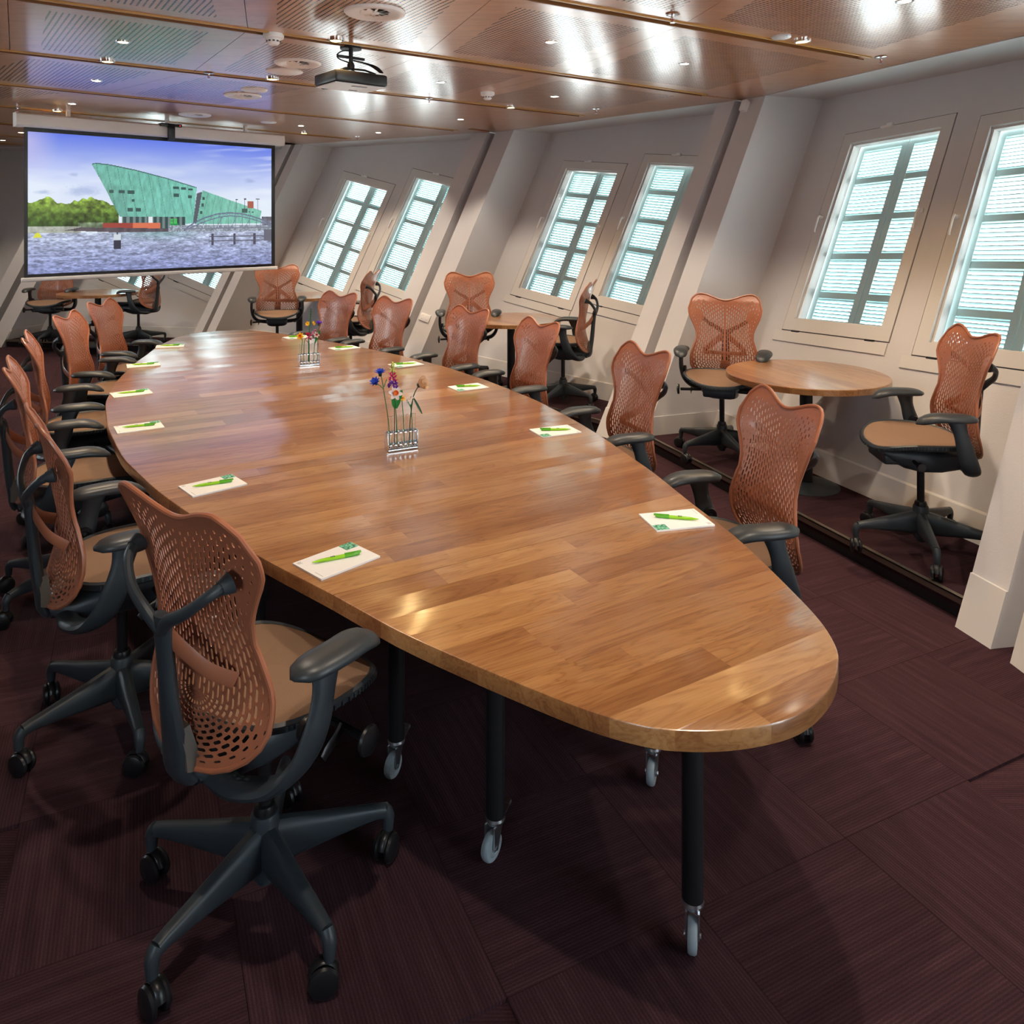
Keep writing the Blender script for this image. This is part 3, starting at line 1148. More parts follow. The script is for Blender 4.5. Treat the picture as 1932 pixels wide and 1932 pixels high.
def tube_s(q, pts, rad_, n=10, up=(0, 1, 0), k=5):
    """smooth tube; rad_ is one radius pair per control point."""
    arr = [tuple(p) + tuple(r) for p, r in zip(pts, rad_)]
    sm = smooth_path(arr, k)
    q.tube([p[:3] for p in sm], [(float(p[3]), float(p[4])) for p in sm], n, up=up)
def make_chair():
    root = thing('office_chair', 'x', 'chair')
    bk = link('back_shell', back_mesh(), root)
    link('back_rim', rim_mesh(), bk)
    # spine: rises from the mechanism behind the shell and forks into a Y
    q = MB()
    tube_s(q, [(0, -0.10, 0.425), (0, -0.20, 0.425), (0, -0.246, 0.436), (0, -0.258, 0.490), (0, -0.270, 0.58), (0, -0.279, 0.68), (0, -0.288, 0.77), (0, -0.292, 0.80)],
           [(0.030, 0.030), (0.050, 0.025), (0.052, 0.020), (0.044, 0.018), (0.031, 0.018), (0.025, 0.017), (0.028, 0.016), (0.024, 0.012)], 12, up=(0, -1, 0.3))
    for s in (-1, 1):
        tube_s(q, [(s * 0.004, -0.292, 0.765), (s * 0.045, -0.303, 0.802), (s * 0.105, -0.300, 0.836), (s * 0.155, -0.281, 0.876), (s * 0.172, -0.256, 0.893)],
               [(0.015, 0.013), (0.015, 0.012), (0.013, 0.011), (0.012, 0.011), (0.015, 0.015)], 10, up=(0, 1, 0))
        d_ = V((s * 0.2, 0.93, 0.25)).normalized()
        q.lathe([(0.0, -0.010), (0.016, -0.010), (0.021, 0.004), (0.023, 0.012), (0.0, 0.013)], 14, c=(s * 0.174, -0.252, 0.894), M=d_.to_track_quat('Z', 'Y').to_matrix().to_4x4())
    q.build('spine', M['graphite'], root)
    q = MB()
    q.loft([[V((-0.052, -0.262, 0.462)), V((0.052, -0.262, 0.462)), V((0.050, -0.226, 0.447)), V((-0.050, -0.226, 0.447))],
            [V((-0.046, -0.262, 0.500)), V((0.046, -0.262, 0.500)), V((0.046, -0.234, 0.500)), V((-0.046, -0.234, 0.500))],
            [V((-0.030, -0.268, 0.545)), V((0.030, -0.268, 0.545)), V((0.026, -0.240, 0.545)), V((-0.026, -0.240, 0.545))]])
    q.build('back_bracket', M['taupe'], root)
    # lumbar A-strap
    q = MB()
    for s in (-1, 1):
        arr = [((0.004 * s, -0.280, 0.755), (0.026, 0.004)), ((s * 0.045, -0.274, 0.735), (0.020, 0.003)), ((s * 0.10, -0.245, 0.692), (0.017, 0.003)), ((s * 0.138, -0.202, 0.662), (0.017, 0.003))]
        tube_s(q, [a[0] for a in arr], [(a[1][1], a[1][0]) for a in arr], 8, up=(0, 0, 1), k=5)
    tube_s(q, [(-0.138, -0.196, 0.655), (-0.07, -0.209, 0.652), (0, -0.2125, 0.650), (0.07, -0.209, 0.652), (0.138, -0.196, 0.655)], [(0.002, 0.012)] * 5, 8, up=(0, 0, 1))
    q.build('lumbar_strap', M['orange'], root)
    # seat
    def seat_ring(s, dz, n=40):
        out = []
        for k in range(n):
            a = 2 * math.pi * k / n
            c, si = math.cos(a), math.sin(a)
            x = 0.232 * s * math.copysign(abs(c) ** 0.72, c)
            y = 0.034 + 0.208 * s * math.copysign(abs(si) ** 0.80, si)
            x *= 1.0 - 0.10 * ((y - 0.02) / 0.23) ** 2 + 0.06 * (y > 0) * (y / 0.25)
            z = 0.533 + 0.020 * (abs(x) / 0.23) ** 2 * s - 0.036 * max(0, (y - 0.10) / 0.155) ** 2 + 0.016 * max(0, (-0.08 - y) / 0.13) ** 2
            out.append(V((x, y, z + dz)))
        return out
    q = MB()
    rings = [seat_ring(0.05, -0.006)] + [seat_ring(s, -0.006 * (1 - s)) for s in (0.25, 0.5, 0.72, 0.88, 0.965)]
    q.loft(rings, True, True)
    q.build('seat', M['seat'], root, ang=60)
    q = MB()
    rr = [seat_ring(0.955, 0.001), seat_ring(0.985, 0.005), seat_ring(1.02, -0.002), seat_ring(1.015, -0.016), seat_ring(0.95, -0.024), seat_ring(0.3, -0.028)]
    q.loft(rr, True, False)
    for k, p in enumerate(seat_ring(1.018, -0.010, 110)):
        if p.y > -0.1:
            d_ = V((p.x, p.y - 0.02, 0)).normalized()
            q.box(p + d_ * 0.001, (0.005, 0.0055, 0.010), Matrix.Rotation(math.atan2(d_.y, d_.x), 4, 'Z'))
    q.build('seat_frame', M['graphite'], root, ang=50)
    # mechanism under the seat
    q = MB()
    secs = [(-0.215, 0.045, 0.418, 0.452), (-0.15, 0.085, 0.398, 0.470), (-0.06, 0.105, 0.385, 0.495), (0.03, 0.110, 0.385, 0.505), (0.10, 0.108, 0.402, 0.508), (0.165, 0.112, 0.438, 0.505), (0.205, 0.105, 0.468, 0.500)]
    rg = []
    for y, hw, z0, z1 in secs:
        rg.append([V((hw * math.copysign(abs(math.cos(a)) ** 0.6, math.cos(a)), y, (z0 + z1) / 2 + (z1 - z0) / 2 * math.copysign(abs(math.sin(a)) ** 0.6, math.sin(a)))) for a in [2 * math.pi * k / 20 for k in range(20)]])
    q.loft(rg)
    q.box((0, 0.155, 0.455), (0.20, 0.10, 0.055), ch=0.012)
    q.build('mechanism', M['graphite'], root, ang=50)
    q = MB()
    q.tube([(0.09, 0.075, 0.452), (0.255, 0.085, 0.444)], 0.0095, 10)
    Mx = V((1, 0.1, 0)).to_track_quat('Z', 'Y').to_matrix().to_4x4()
    q.lathe([(0.0, 0.0), (0.030, 0.0), (0.034, 0.006), (0.032, 0.012), (0.012, 0.018), (0.0, 0.018)], 24, c=(0.262, 0.085, 0.443), M=Mx)
    tube_s(q, [(0.185, 0.08, 0.449), (0.19, 0.06, 0.437), (0.195, 0.03, 0.424), (0.197, 0.012, 0.412)], [(0.006, 0.015), (0.006, 0.014), (0.005, 0.015), (0.004, 0.012)], 8, up=(0, 0, 1))
    q.build('adjustment_lever', M['black'], root)
    q = MB()
    q.tube([(-0.09, 0.075, 0.450), (-0.18, 0.08, 0.448)], 0.0085, 10)
    q.lathe([(0.0, 0.0), (0.018, 0.0), (0.018, 0.02), (0.0, 0.02)], 16, c=(-0.178, 0.08, 0.448), M=V((-1, 0, 0)).to_track_quat('Z', 'Y').to_matrix().to_4x4())
    q.build('tilt_knob', M['black'], root)
    # arms
    for s in (-1, 1):
        q = MB()
        tube_s(q, [(s * 0.03, -0.165, 0.420), (s * 0.12, -0.165, 0.418), (s * 0.205, -0.130, 0.436), (s * 0.252, -0.095, 0.485), (s * 0.270, -0.068, 0.555), (s * 0.271, -0.050, 0.625), (s * 0.262, -0.038, 0.682)],
               [(0.024, 0.030), (0.022, 0.032), (0.018, 0.036), (0.016, 0.038), (0.015, 0.036), (0.014, 0.031), (0.018, 0.042)], 12, up=(0, 1, 0))
        ar = q.build('arm', M['graphite'], root)
        q = MB()
        rg = []
        for k in range(13):
            t = k / 12
            y = 0.128 - 0.255 * t
            e = max(0.0, 1 - abs(2 * t - 1) ** 4.4) ** 0.5
            hw = (0.046 + 0.003 * t) * max(e, 0.15)
            zc = 0.690 - 0.030 * max(0, (y - 0.02) / 0.11) ** 2 - 0.006 * max(0, (-y - 0.05) / 0.08) ** 2
            xo = s * 0.26 + s * 0.006 * math.sin(t * 3.1) - s * 0.012 * max(0, y / 0.13)
            hh = 0.0185 * max(e, 0.25)
            rg.append([V((xo + hw * math.copysign(abs(math.cos(a)) ** 0.75, math.cos(a)), y, zc + hh * math.copysign(abs(math.sin(a)) ** 0.9, math.sin(a)) - 0.004 * (math.cos(a) ** 2))) for a in [2 * math.pi * j / 18 for j in range(18)]])
        q.loft(rg)
        q.build('arm_pad', M['pad'], ar, ang=60)
        q = MB()
        Mx = V((-s, 0, 0)).to_track_quat('Z', 'Y').to_matrix().to_4x4()
        q.lathe([(0.0, -0.006), (0.026, -0.006), (0.028, 0.0), (0.026, 0.010), (0.016, 0.010), (0.014, 0.007), (0.006, 0.007), (0.0, 0.010)], 20, c=(s * 0.250, -0.074, 0.545), M=Mx)
        q.build('pivot', M['black'], ar)
    # column
    q = MB()
    q.lathe([(0.0, 0.225), (0.0165, 0.225), (0.0165, 0.40), (0.0, 0.40)], 18)
    q.lathe([(0.0, 0.205), (0.026, 0.205), (0.028, 0.220), (0.024, 0.232), (0.017, 0.235), (0.0, 0.235)], 18)
    q.build('gas_column', M['black'], root)
    return root
def leg_mesh():
    q = MB()
    rg = []
    for t, zc, hh, hw in ((0.02, 0.135, 0.055, 0.026), (0.06, 0.134, 0.050, 0.024), (0.14, 0.131, 0.036, 0.021), (0.22, 0.128, 0.024, 0.018), (0.275, 0.125, 0.017, 0.016), (0.300, 0.120, 0.016, 0.0155)):
        rg.append([V((t, hw * math.copysign(abs(math.cos(a)) ** 0.7, math.cos(a)), zc + hh * math.copysign(abs(math.sin(a)) ** 0.7, math.sin(a)))) for a in [2 * math.pi * k / 14 for k in range(14)]])
    q.loft(rg)
    q.tube([(0.296, 0, 0.126), (0.304, 0, 0.116), (0.309, 0, 0.104), (0.309, 0, 0.070)], [0.016, 0.0165, 0.016, 0.0125], 14, up=(0, 1, 0))
    return q.mesh('leg', M['graphite'])
def chair_caster():
    q = MB()
    Mx = Matrix.Rotation(rad(90), 4, 'X')
    for s in (-1, 1):
        q.lathe([(0.0, -0.0085), (0.024, -0.0085), (0.031, -0.006), (0.0335, 0.0), (0.031, 0.006), (0.024, 0.0095), (0.0, 0.0105)], 24, c=(-0.012, s * 0.0155, 0.0335), M=Mx if s < 0 else Mx @ Matrix.Rotation(rad(180), 4, 'X'))
    hood = []
    for k in range(9):
        a = rad(10 + 160 * k / 8)
        hood.append((-0.012 + 0.030 * math.cos(a), 0, 0.0345 + 0.034 * math.sin(a)))
    q.tube(hood, (0.0105, 0.004), 8, up=(0, 0, 1))
    q.tube([(0, 0, 0.060), (0, 0, 0.076)], 0.0085, 10)
    return q.mesh('caster', M['black'])
CH0 = make_chair()
for o_ in list(SC.objects):
    if o_.parent == CH0 and o_.name in ('back_shell', 'spine', 'lumbar_strap', 'back_bracket'):
        o_.data.transform(Matrix.Translation((0, 0.025, 0)))
        for k_ in SC.objects:
            if k_.parent == o_:
                k_.data.transform(Matrix.Translation((0, 0.025, 0)))
q = MB()
q.lathe([(0.0, 0.062), (0.030, 0.062), (0.036, 0.085), (0.037, 0.150), (0.034, 0.205), (0.031, 0.213), (0.026, 0.214), (0.025, 0.208), (0.0, 0.208)], 24)
q.lathe([(0.0, 0.045), (0.020, 0.045), (0.022, 0.050), (0.022, 0.065), (0.0, 0.065)], 18)
HUB = q.mesh('hub', M['graphite'])
CLEG, CCAST = leg_mesh(), chair_caster()
link('hub', HUB, CH0)
for k in range(5):
    l_ = link('leg', CLEG, CH0)
    c_ = link('caster', CCAST, l_)
    c_.location = (0.309, 0, 0)
CHAIRS = [
    # x, y, heading (deg), platform, base angle (deg), label
    (-0.583, 1.894, 54.0, 0, 168.4, 'nearest orange mesh-backed office chair at the lower left, seen from behind in full'),
    (-1.262, 2.570, 37.0, 0, 161, 'second nearest orange-backed chair on the long side, just left of the front chair'),
    (-1.894, 3.433, 30.0, 0, 175, 'orange-backed chair cut by the left frame edge at the third place from the near end'),
    (-2.308, 4.227, 28.9, 0, 180, 'orange-backed chair at the fourth place of the left row, its back edge-on'),
    (-2.603, 5.094, 10.5, 0, 185, 'orange-backed chair at the fifth place of the left row, front side of its back showing'),
    (-2.779, 5.844, 3.0, 0, 190, 'farthest orange-backed chair of the left row, below the projection screen'),
    (0.754, 2.695, 191.5, -1, 20, 'nearest orange-backed chair on the window side of the conference table'),
    (0.465, 3.723, 200.5, -1, 40, 'second orange-backed chair on the window side, below the nearest chair on the platform'),
    (0.012, 4.709, 208.0, -1, 75, 'third orange-backed chair on the window side, in front of the middle round table'),
    (-0.429, 5.360, 217.0, -1, 10, 'fourth orange-backed chair on the window side, overlapping a platform chair facing forward'),
    (-1.038, 6.018, 224.5, -1, 30, 'fifth orange-backed chair on the window side, left of the double wall socket'),
    (-1.558, 6.477, 229.8, -1, 50, 'farthest orange-backed chair on the window side, beside the third round table'),
    (1.424, 5.104, 249.1, 1, 207, 'chair facing forward on the platform, left of the nearest round side table'),
    (1.957, 3.664, 175.4, 1, 109.5, 'chair on the platform right of the nearest round side table, brown seat in full view'),
    (-0.340, 7.312, 270.0, 1, 200, 'chair facing forward on the platform, left of the middle round side table'),
    (0.491, 6.539, 164.9, 1, 240, 'chair seen from its side and back, right of the middle round side table'),
    (-2.500, 8.566, 285.0, 1, 200, 'chair facing forward just below the right corner of the projection screen'),
    (-1.556, 7.873, 172.7, 1, 230, 'chair seen from its side in front of the window right of the screen'),
    (-5.640, 9.671, 273.7, 1, 205, 'farthest left chair facing forward, its top hidden by the projection screen'),
    (-4.540, 9.661, 173.0, 1, 250, 'chair seen in profile under the middle of the projection screen'),
]
KM = kid_map()
for n_, (x, y, hd, pl, ba, lab) in enumerate(CHAIRS):
    c = CH0 if n_ == 0 else copy_tree(CH0, KM)
    c.location = (x, y, P * max(pl, 0))
    if pl < 0:      # seat set a little lower on its gas column
        for o_ in [q_ for q_ in SC.objects if q_.parent == c and q_.name.split('.')[0] not in ('hub', 'leg', 'gas_column')]:
            o_.location.z -= 0.015
    c.rotation_euler = (0, 0, rad(hd - 90))
    tag(c, lab, 'chair', 'orange mesh-backed office chairs')
    c['_base'] = ba
for c in [o for o in SC.objects if '_base' in o]:
    ba = c['_base'] - math.degrees(c.rotation_euler.z)
    k = 0
    for l_ in [o for o in c.children if o.name.split('.')[0] == 'leg']:
        l_.rotation_euler = (0, 0, rad(ba + 72 * k))
        for w_ in l_.children:
            w_.rotation_euler = (0, 0, rad(random.uniform(0, 360)))
        k += 1
    del c['_base']

# ------------------------------------------------------------------ notepads and pens
PADS = [
    (-0.476, 2.210, 47.0, 1, 20, 'white notepad with lime pen nearest the front chair'),
    (-1.060, 2.832, 42.1, 1, 15, 'white notepad with lime pen second from the near end on the chair side'),
    (-1.700, 3.624, 33.0, 1, 10, 'white notepad with lime pen third from the near end on the chair side'),
    (-2.076, 4.332, 36.0, 1, 8, 'white notepad with lime pen fourth from the near end on the chair side'),
    (-2.398, 5.172, 28.0, 1, 8, 'white notepad with lime pen fifth from the near end on the chair side'),
    (-2.553, 5.947, 20.0, 1, 8, 'white notepad with lime pen farthest on the chair side of the table'),
    (0.552, 2.507, 13.6, -1, -26, 'white notepad nearest on the window side, logo on its near corner'),
    (0.232, 3.558, 23.4, -1, -20, 'white notepad second from the near end on the window side'),
    (-0.209, 4.489, 30.4, -1, -22, 'white notepad third from the near end on the window side'),
    (-0.656, 5.190, 35.6, -1, -22, 'white notepad fourth from the near end on the window side'),
    (-1.205, 5.860, 38.3, -1, -22, 'white notepad fifth from the near end on the window side'),
    (-1.701, 6.394, 42.0, -1, -22, 'white notepad farthest on the window side, behind the farther flower rack'),
]
q = MB()
q.box((0, 0, 0.0028), (0.198, 0.142, 0.0056), ch=0.0006)
PADM = q.mesh('sheets', M['paper'], False)
q = MB()
q.box((0, 0, 0.0003), (0.198, 0.142, 0.0006))
q.prism([V((0.056, 0.031, 0.0057)), V((0.098, 0.031, 0.0057)), V((0.098, 0.070, 0.0057)), V((0.056, 0.070, 0.0057))],
        [V((0.056, 0.031, 0.0060)), V((0.098, 0.031, 0.0060)), V((0.098, 0.070, 0.0060)), V((0.056, 0.070, 0.0060))])
q = MB()
q.box((0.076, 0.050, 0.0058), (0.042, 0.040, 0.0005))
LOGOM = q.mesh('logo', M['logo'], False)
q = MB()
for r_, (ln, y) in enumerate(((0.016, 0.061), (0.012, 0.056), (0.014, 0.051))):
    for k in range(int(ln / 0.0028)):
        q.box((-0.091 + k * 0.0028, y, 0.0057), (0.0018, 0.0024, 0.0003))
for k in range(12):
    q.box((-0.088, -0.062 + k * 0.0032, 0.0057), (0.0014, 0.0022, 0.0003))
TXTM = q.mesh('small_print', M['grey_ink'], False)
q = MB()
q.lathe([(0.0, -0.070), (0.0012, -0.070), (0.0016, -0.067), (0.0042, -0.050), (0.0052, -0.030), (0.0054, 0.0), (0.0054, 0.022), (0.0, 0.022)], 12, M=Matrix.Rotation(rad(90), 4, 'Y'))
PENM = q.mesh('barrel', M['pen'])
q = MB()
q.lathe([(0.0, 0.022), (0.0057, 0.022), (0.0058, 0.040), (0.0052, 0.060), (0.0035, 0.066), (0.0, 0.066)], 12, M=Matrix.Rotation(rad(90), 4, 'Y'))
q.box((0.046, 0.0, 0.0066), (0.048, 0.004, 0.002), ch=0.0006)
q.box((0.066, 0.0, 0.0040), (0.010, 0.005, 0.005), ch=0.001)
CLIPM = q.mesh('clip', M['pen_dark'])
q = MB()
for k, (x, w_) in enumerate(((-0.016, 0.0035), (-0.0115, 0.0030), (-0.0075, 0.0035))):
    q.box((x, -0.0006, 0.0052), (w_, 0.0052, 0.0008))
    q.box((x, 0.0030, 0.0046), (w_ * 0.7, 0.0012, 0.0008))
MARKM = q.mesh('barrel_print', M['ink'], False)
for n_, (x, y, a, sgn, pa, lab) in enumerate(PADS):
    t = thing('notepad', lab, 'notepad', rotz(rad(a + (180 if sgn < 0 else 0)), (x, y, TT + 0.0002)), 'notepads laid round the table')
    link('sheets', PADM, t)
    link('logo', LOGOM, t)
    link('small_print', TXTM, t)
    th = rad(a - pa * sgn - (0 if sgn > 0 else 2 * pa) + (180 if sgn < 0 else 0)) if False else rad(a - pa if sgn > 0 else a + pa + 180)
    wh = lab.replace('white notepad with lime pen ', '').replace('white notepad ', '')
    p = thing('ballpoint_pen', 'lime green pen on the notepad ' + wh.split(',')[0], 'pen', rotz(th, (x, y, TT + 0.0113)), 'lime pens on the notepads')
    link('barrel', PENM, p)
    link('clip', CLIPM, p)
    link('barrel_print', MARKM, p)

# ------------------------------------------------------------------ flower racks
M['stem'] = mat('stem_green', (0.018, 0.19, 0.055), 0.5)
M['stem_dark'] = mat('stem_dark', (0.015, 0.055, 0.035), 0.5)
M['leaf'] = mat('leaf_green', (0.012, 0.26, 0.06), 0.45)
M['leaf_dark'] = mat('leaf_dark', (0.010, 0.085, 0.05), 0.4)
def petal_mat(nm, c):
    M[nm] = mat('petal_' + nm, c, 0.5)
for nm, c in (('blue', (0.012, 0.065, 0.55)), ('violet', (0.13, 0.03, 0.50)), ('magenta', (0.60, 0.01, 0.18)), ('red', (0.50, 0.005, 0.04)), ('cream', (0.85, 0.58, 0.36)),
              ('white', (0.85, 0.78, 0.74)), ('yellow', (0.85, 0.50, 0.012)), ('amber', (0.80, 0.17, 0.008)), ('lime', (0.62, 0.78, 0.22)), ('pink', (0.75, 0.25, 0.50))):
    petal_mat(nm, c)
def petal(q, c, d, up, ln, wd_, cup=0.3, n=5):
    """one petal: a cupped, thick blade from c along d."""
    d, up = V(d).normalized(), V(up).normalized()
    s_ = d.cross(up).normalized()
    up = s_.cross(d)
    rings = []
    for k in range(n):
        t = k / (n - 1)
        hw = wd_ / 2 * (math.sin(math.pi * min(1, 0.12 + 0.80 * t)) ** 0.7)
        p = V(c) + d * (ln * t) + up * (cup * ln * t * t)
        e = up * (hw * 0.35)
        th = up * 0.0008
        rings.append([p - s_ * hw + e, p + th, p + s_ * hw + e, p - th])
    q.loft(rings)
def stem(q, pts, r=0.0016):
    q.tube([tuple(p) for p in smooth_path(pts, 5)], r, 8, up=(0.3, 1, 0.1))
def flower_head(kind, c, R_, facing=(0, -0.6, 0.8), mats=None):
    """petals round a centre; returns list of (name, MB, material)."""
    f = V(facing).normalized()
    a = f.orthogonal().normalized()
    b = f.cross(a)
    out = []
    c = V(c)
    if kind == 'daffodil':
        q = MB()
        for k in range(6):
            t = 2 * math.pi * k / 6
            petal(q, c, a * math.cos(t) + b * math.sin(t), f, R_, R_ * 0.62, 0.15)
        out.append(('petals', q, mats[0]))
        q = MB()
        q.lathe([(0.0, 0.0), (R_ * 0.22, 0.0), (R_ * 0.30, R_ * 0.30), (R_ * 0.38, R_ * 0.42), (R_ * 0.33, R_ * 0.42), (R_ * 0.20, R_ * 0.12), (0.0, R_ * 0.10)], 14, c=c, M=f.to_track_quat('Z', 'Y').to_matrix().to_4x4())
        out.append(('trumpet', q, mats[1]))
    elif kind == 'cornflower':
        q = MB()
        for k in range(16):
            t = 2 * math.pi * k / 16 + (k % 2) * 0.1
            el = (0.25, 0.75)[k % 2]
            petal(q, c, (a * math.cos(t) + b * math.sin(t)) + f * el, f, R_ * (1.0, 0.85)[k % 2], R_ * 0.42, 0.2, 4)
        out.append(('petals', q, mats[0]))
        q = MB()
        q.lathe([(0.0, -R_ * 0.55), (R_ * 0.25, -R_ * 0.45), (R_ * 0.3, -R_ * 0.1), (R_ * 0.15, R_ * 0.1), (0.0, R_ * 0.1)], 10, c=c, M=f.to_track_quat('Z', 'Y').to_matrix().to_4x4())
        out.append(('calyx', q, 'stem_dark'))
    elif kind == 'rose':
        q = MB()
        for lay, (rr, n_, el, wd_) in enumerate(((1.0, 5, 0.35, 1.15), (0.8, 5, 0.8, 1.0), (0.58, 4, 1.6, 0.8), (0.42, 3, 3.0, 0.6))):
            for k in range(n_):
                t = 2 * math.pi * (k + 0.37 * lay) / n_
                petal(q, c - f * R_ * 0.3, (a * math.cos(t) + b * math.sin(t)) + f * el, f, R_ * rr, R_ * wd_, 0.45)
        out.append(('petals', q, mats[0]))
        q = MB()
        q.lathe([(0.0, -R_ * 0.6), (R_ * 0.25, -R_ * 0.5), (R_ * 0.3, -R_ * 0.25), (0.0, -R_ * 0.2)], 10, c=c, M=f.to_track_quat('Z', 'Y').to_matrix().to_4x4())
        out.append(('calyx', q, 'stem_dark'))
    return out
def flower(rackM, label, stems, heads, leaves=(), smat='stem', lmat='leaf', sr=0.0017):
    t = thing('flower', label, 'flower', rackM, None)
    q = MB()
    for s_ in stems:
        stem(q, s_, sr)
    q.build('stem', M[smat], t)
    for nm, q, mm in heads:
        q.build(nm, M[mm], t)
    for (c, d, up, ln, wd_) in leaves:
        q = MB()
        petal(q, c, d, up, ln, wd_, 0.12, 6)
        q.build('leaf', M[lmat], t)
    return t
def ball_cluster(pts, r, mm, nm='florets'):
    q = MB()
    for p in pts:
        for k in range(3):
            t = 2 * math.pi * k / 3 + p[0] * 900
            petal(q, p, (math.cos(t), math.sin(t), 0.25), (0, 0, 1), r * 1.5, r * 1.3, 0.5, 4)
        q.lathe([(0.0, -r * 0.6), (r * 0.6, -r * 0.2), (r * 0.55, r * 0.4), (0.0, r * 0.7)], 8, c=p)
    return (nm, q, mm)
def rack(x, y, ang, label, empty_last=False):
    Mx = rotz(rad(ang), (x, y, TT + 0.0003))
    t = thing('flower_rack', label, 'vase', Mx)
    Lr, Wr, Hr = 0.132, 0.044, 0.079
    for s in (-1, 1):
        q = MB()
        q.box((s * Lr / 2, 0, Hr / 2), (0.003, Wr, Hr), ch=0.0008)
        q.build('end_plate', M['chrome'], t)
    for nm, z, hole in (('top_plate', Hr - 0.003, True), ('middle_plate', 0.026, True), ('bottom_plate', 0.006, False)):
        q = MB()
        hw, hl = Wr / 2, Lr / 2 - 0.0015
        th = 0.003
        if not hole:
            q.box((0, 0, z), (2 * hl, Wr, th))
        else:
            n_ = 6
            cw = 2 * hl / n_
            for k in range(n_):
                cx_ = -hl + cw * (k + 0.5)
                sq, ci = [], []
                for a in range(16):
                    an = 2 * math.pi * (a + 0.5) / 16
                    dx, dy = math.cos(an), math.sin(an)
                    m_ = min(cw / 2 / max(abs(dx), 1e-6), hw / max(abs(dy), 1e-6))
                    px, py = dx * m_, dy * m_
                    sq.append((cx_ + px, py))
                    ci.append((cx_ + dx * 0.0088, dy * 0.0088))
                vs = [(p[0], p[1], z - th / 2) for p in sq] + [(p[0], p[1], z - th / 2) for p in ci] + [(p[0], p[1], z + th / 2) for p in sq] + [(p[0], p[1], z + th / 2) for p in ci]
                fs = []
                for a in range(16):
                    b = (a + 1) % 16
                    fs += [(a, b, 16 + b, 16 + a), (32 + a, 48 + a, 48 + b, 32 + b), (a, 32 + a, 32 + b, b), (16 + a, 16 + b, 48 + b, 48 + a)]
                q.add(vs, fs)
        q.build(nm, M['chrome'], t, smooth=False)
    q = MB()
    q.lathe([(0.0, 0.0078), (0.004, 0.0085), (0.0072, 0.012), (0.0082, 0.018), (0.0082, 0.142), (0.0092, 0.143), (0.0092, 0.1445), (0.0075, 0.1445), (0.0074, 0.018), (0.0, 0.0105)], 16)
    TUBE = q.mesh('glass_tube', M['tube_glass'])
    for k in range(6):
        o = link('glass_tube', TUBE, t)
        o.location = (-0.0537 + 0.0215 * k, 0, 0)
    return Mx
TX = [-0.0537 + 0.0215 * k for k in range(6)]
# nearer rack
RA = rack(-0.435, 3.290, 27.0, 'nearer chrome rack of glass tubes holding flowers on the table')
flower(RA, 'tall blue cornflower with two blooms leaning left from the nearer rack',
       [[(TX[0], 0, 0.02), (TX[0] - 0.004, 0, 0.12), (TX[0] - 0.022, 0, 0.24), (TX[0] - 0.032, 0, 0.30), (TX[0] - 0.038, 0, 0.322)], [(TX[0] - 0.026, 0, 0.262), (TX[0] - 0.042, 0, 0.278), (TX[0] - 0.054, 0, 0.286)],
        [(TX[0] - 0.024, 0, 0.27), (TX[0] - 0.012, 0, 0.30)]],
       flower_head('cornflower', (TX[0] - 0.040, 0, 0.328), 0.026, (-0.1, -0.2, 1), ['blue']) + flower_head('cornflower', (TX[0] - 0.060, 0, 0.292), 0.025, (-0.6, -0.5, 0.8), ['blue']))
hd = []
rnd = random.Random(3)
def spike(x, z0, z1, r0, r1, cols):
    out = []
    for nm, a, b in cols:
        pts = []
        for k in range(int(26 * (b - a)) + 3):
            t = a + (b - a) * (k / (int(26 * (b - a)) + 2))
            an = k * 2.4
            rr = r0 + (r1 - r0) * t
            pts.append((x + rr * math.cos(an), rr * math.sin(an), z0 + (z1 - z0) * t))
        out.append(ball_cluster(pts, 0.0078 * (1 - 0.45 * (a + b) / 2), nm))
    return out
flower(RA, 'spike of violet, pink and lime florets in the nearer rack',
       [[(TX[1], 0, 0.02), (TX[1] + 0.001, 0, 0.15), (TX[1] - 0.004, 0, 0.28), (TX[1] - 0.012, 0, 0.36)]],
       spike(TX[1] - 0.007, 0.262, 0.365, 0.017, 0.004, [('violet', 0.0, 0.25), ('magenta', 0.28, 0.58), ('lime', 0.62, 1.0)]), (), 'stem_dark')
flower(RA, 'white daffodil with orange trumpet and two green blades in the nearer rack',
       [[(TX[2] - 0.008, 0, 0.02), (TX[2] - 0.012, 0, 0.12), (TX[2] - 0.018, -0.006, 0.18), (TX[2] - 0.022, -0.014, 0.235)]],
       flower_head('daffodil', (TX[2] - 0.024, -0.020, 0.243), 0.030, (-0.05, -1, 0.35), ['white', 'amber']),
       [((TX[2] - 0.016, -0.002, 0.175), (-0.32, -0.1, 0.8), (0, -1, 0.2), 0.055, 0.022), ((TX[2] - 0.014, 0, 0.175), (0.26, -0.05, 0.95), (0, -1, 0.2), 0.080, 0.021)])
flower(RA, 'small yellow daffodil on a straight green stem in the nearer rack',
       [[(TX[3] + 0.002, 0, 0.02), (TX[3] - 0.002, 0, 0.12), (TX[3] - 0.009, 0, 0.205)]],
       flower_head('daffodil', (TX[3] - 0.010, -0.004, 0.213), 0.014, (0.2, -0.7, 0.8), ['yellow', 'amber']))
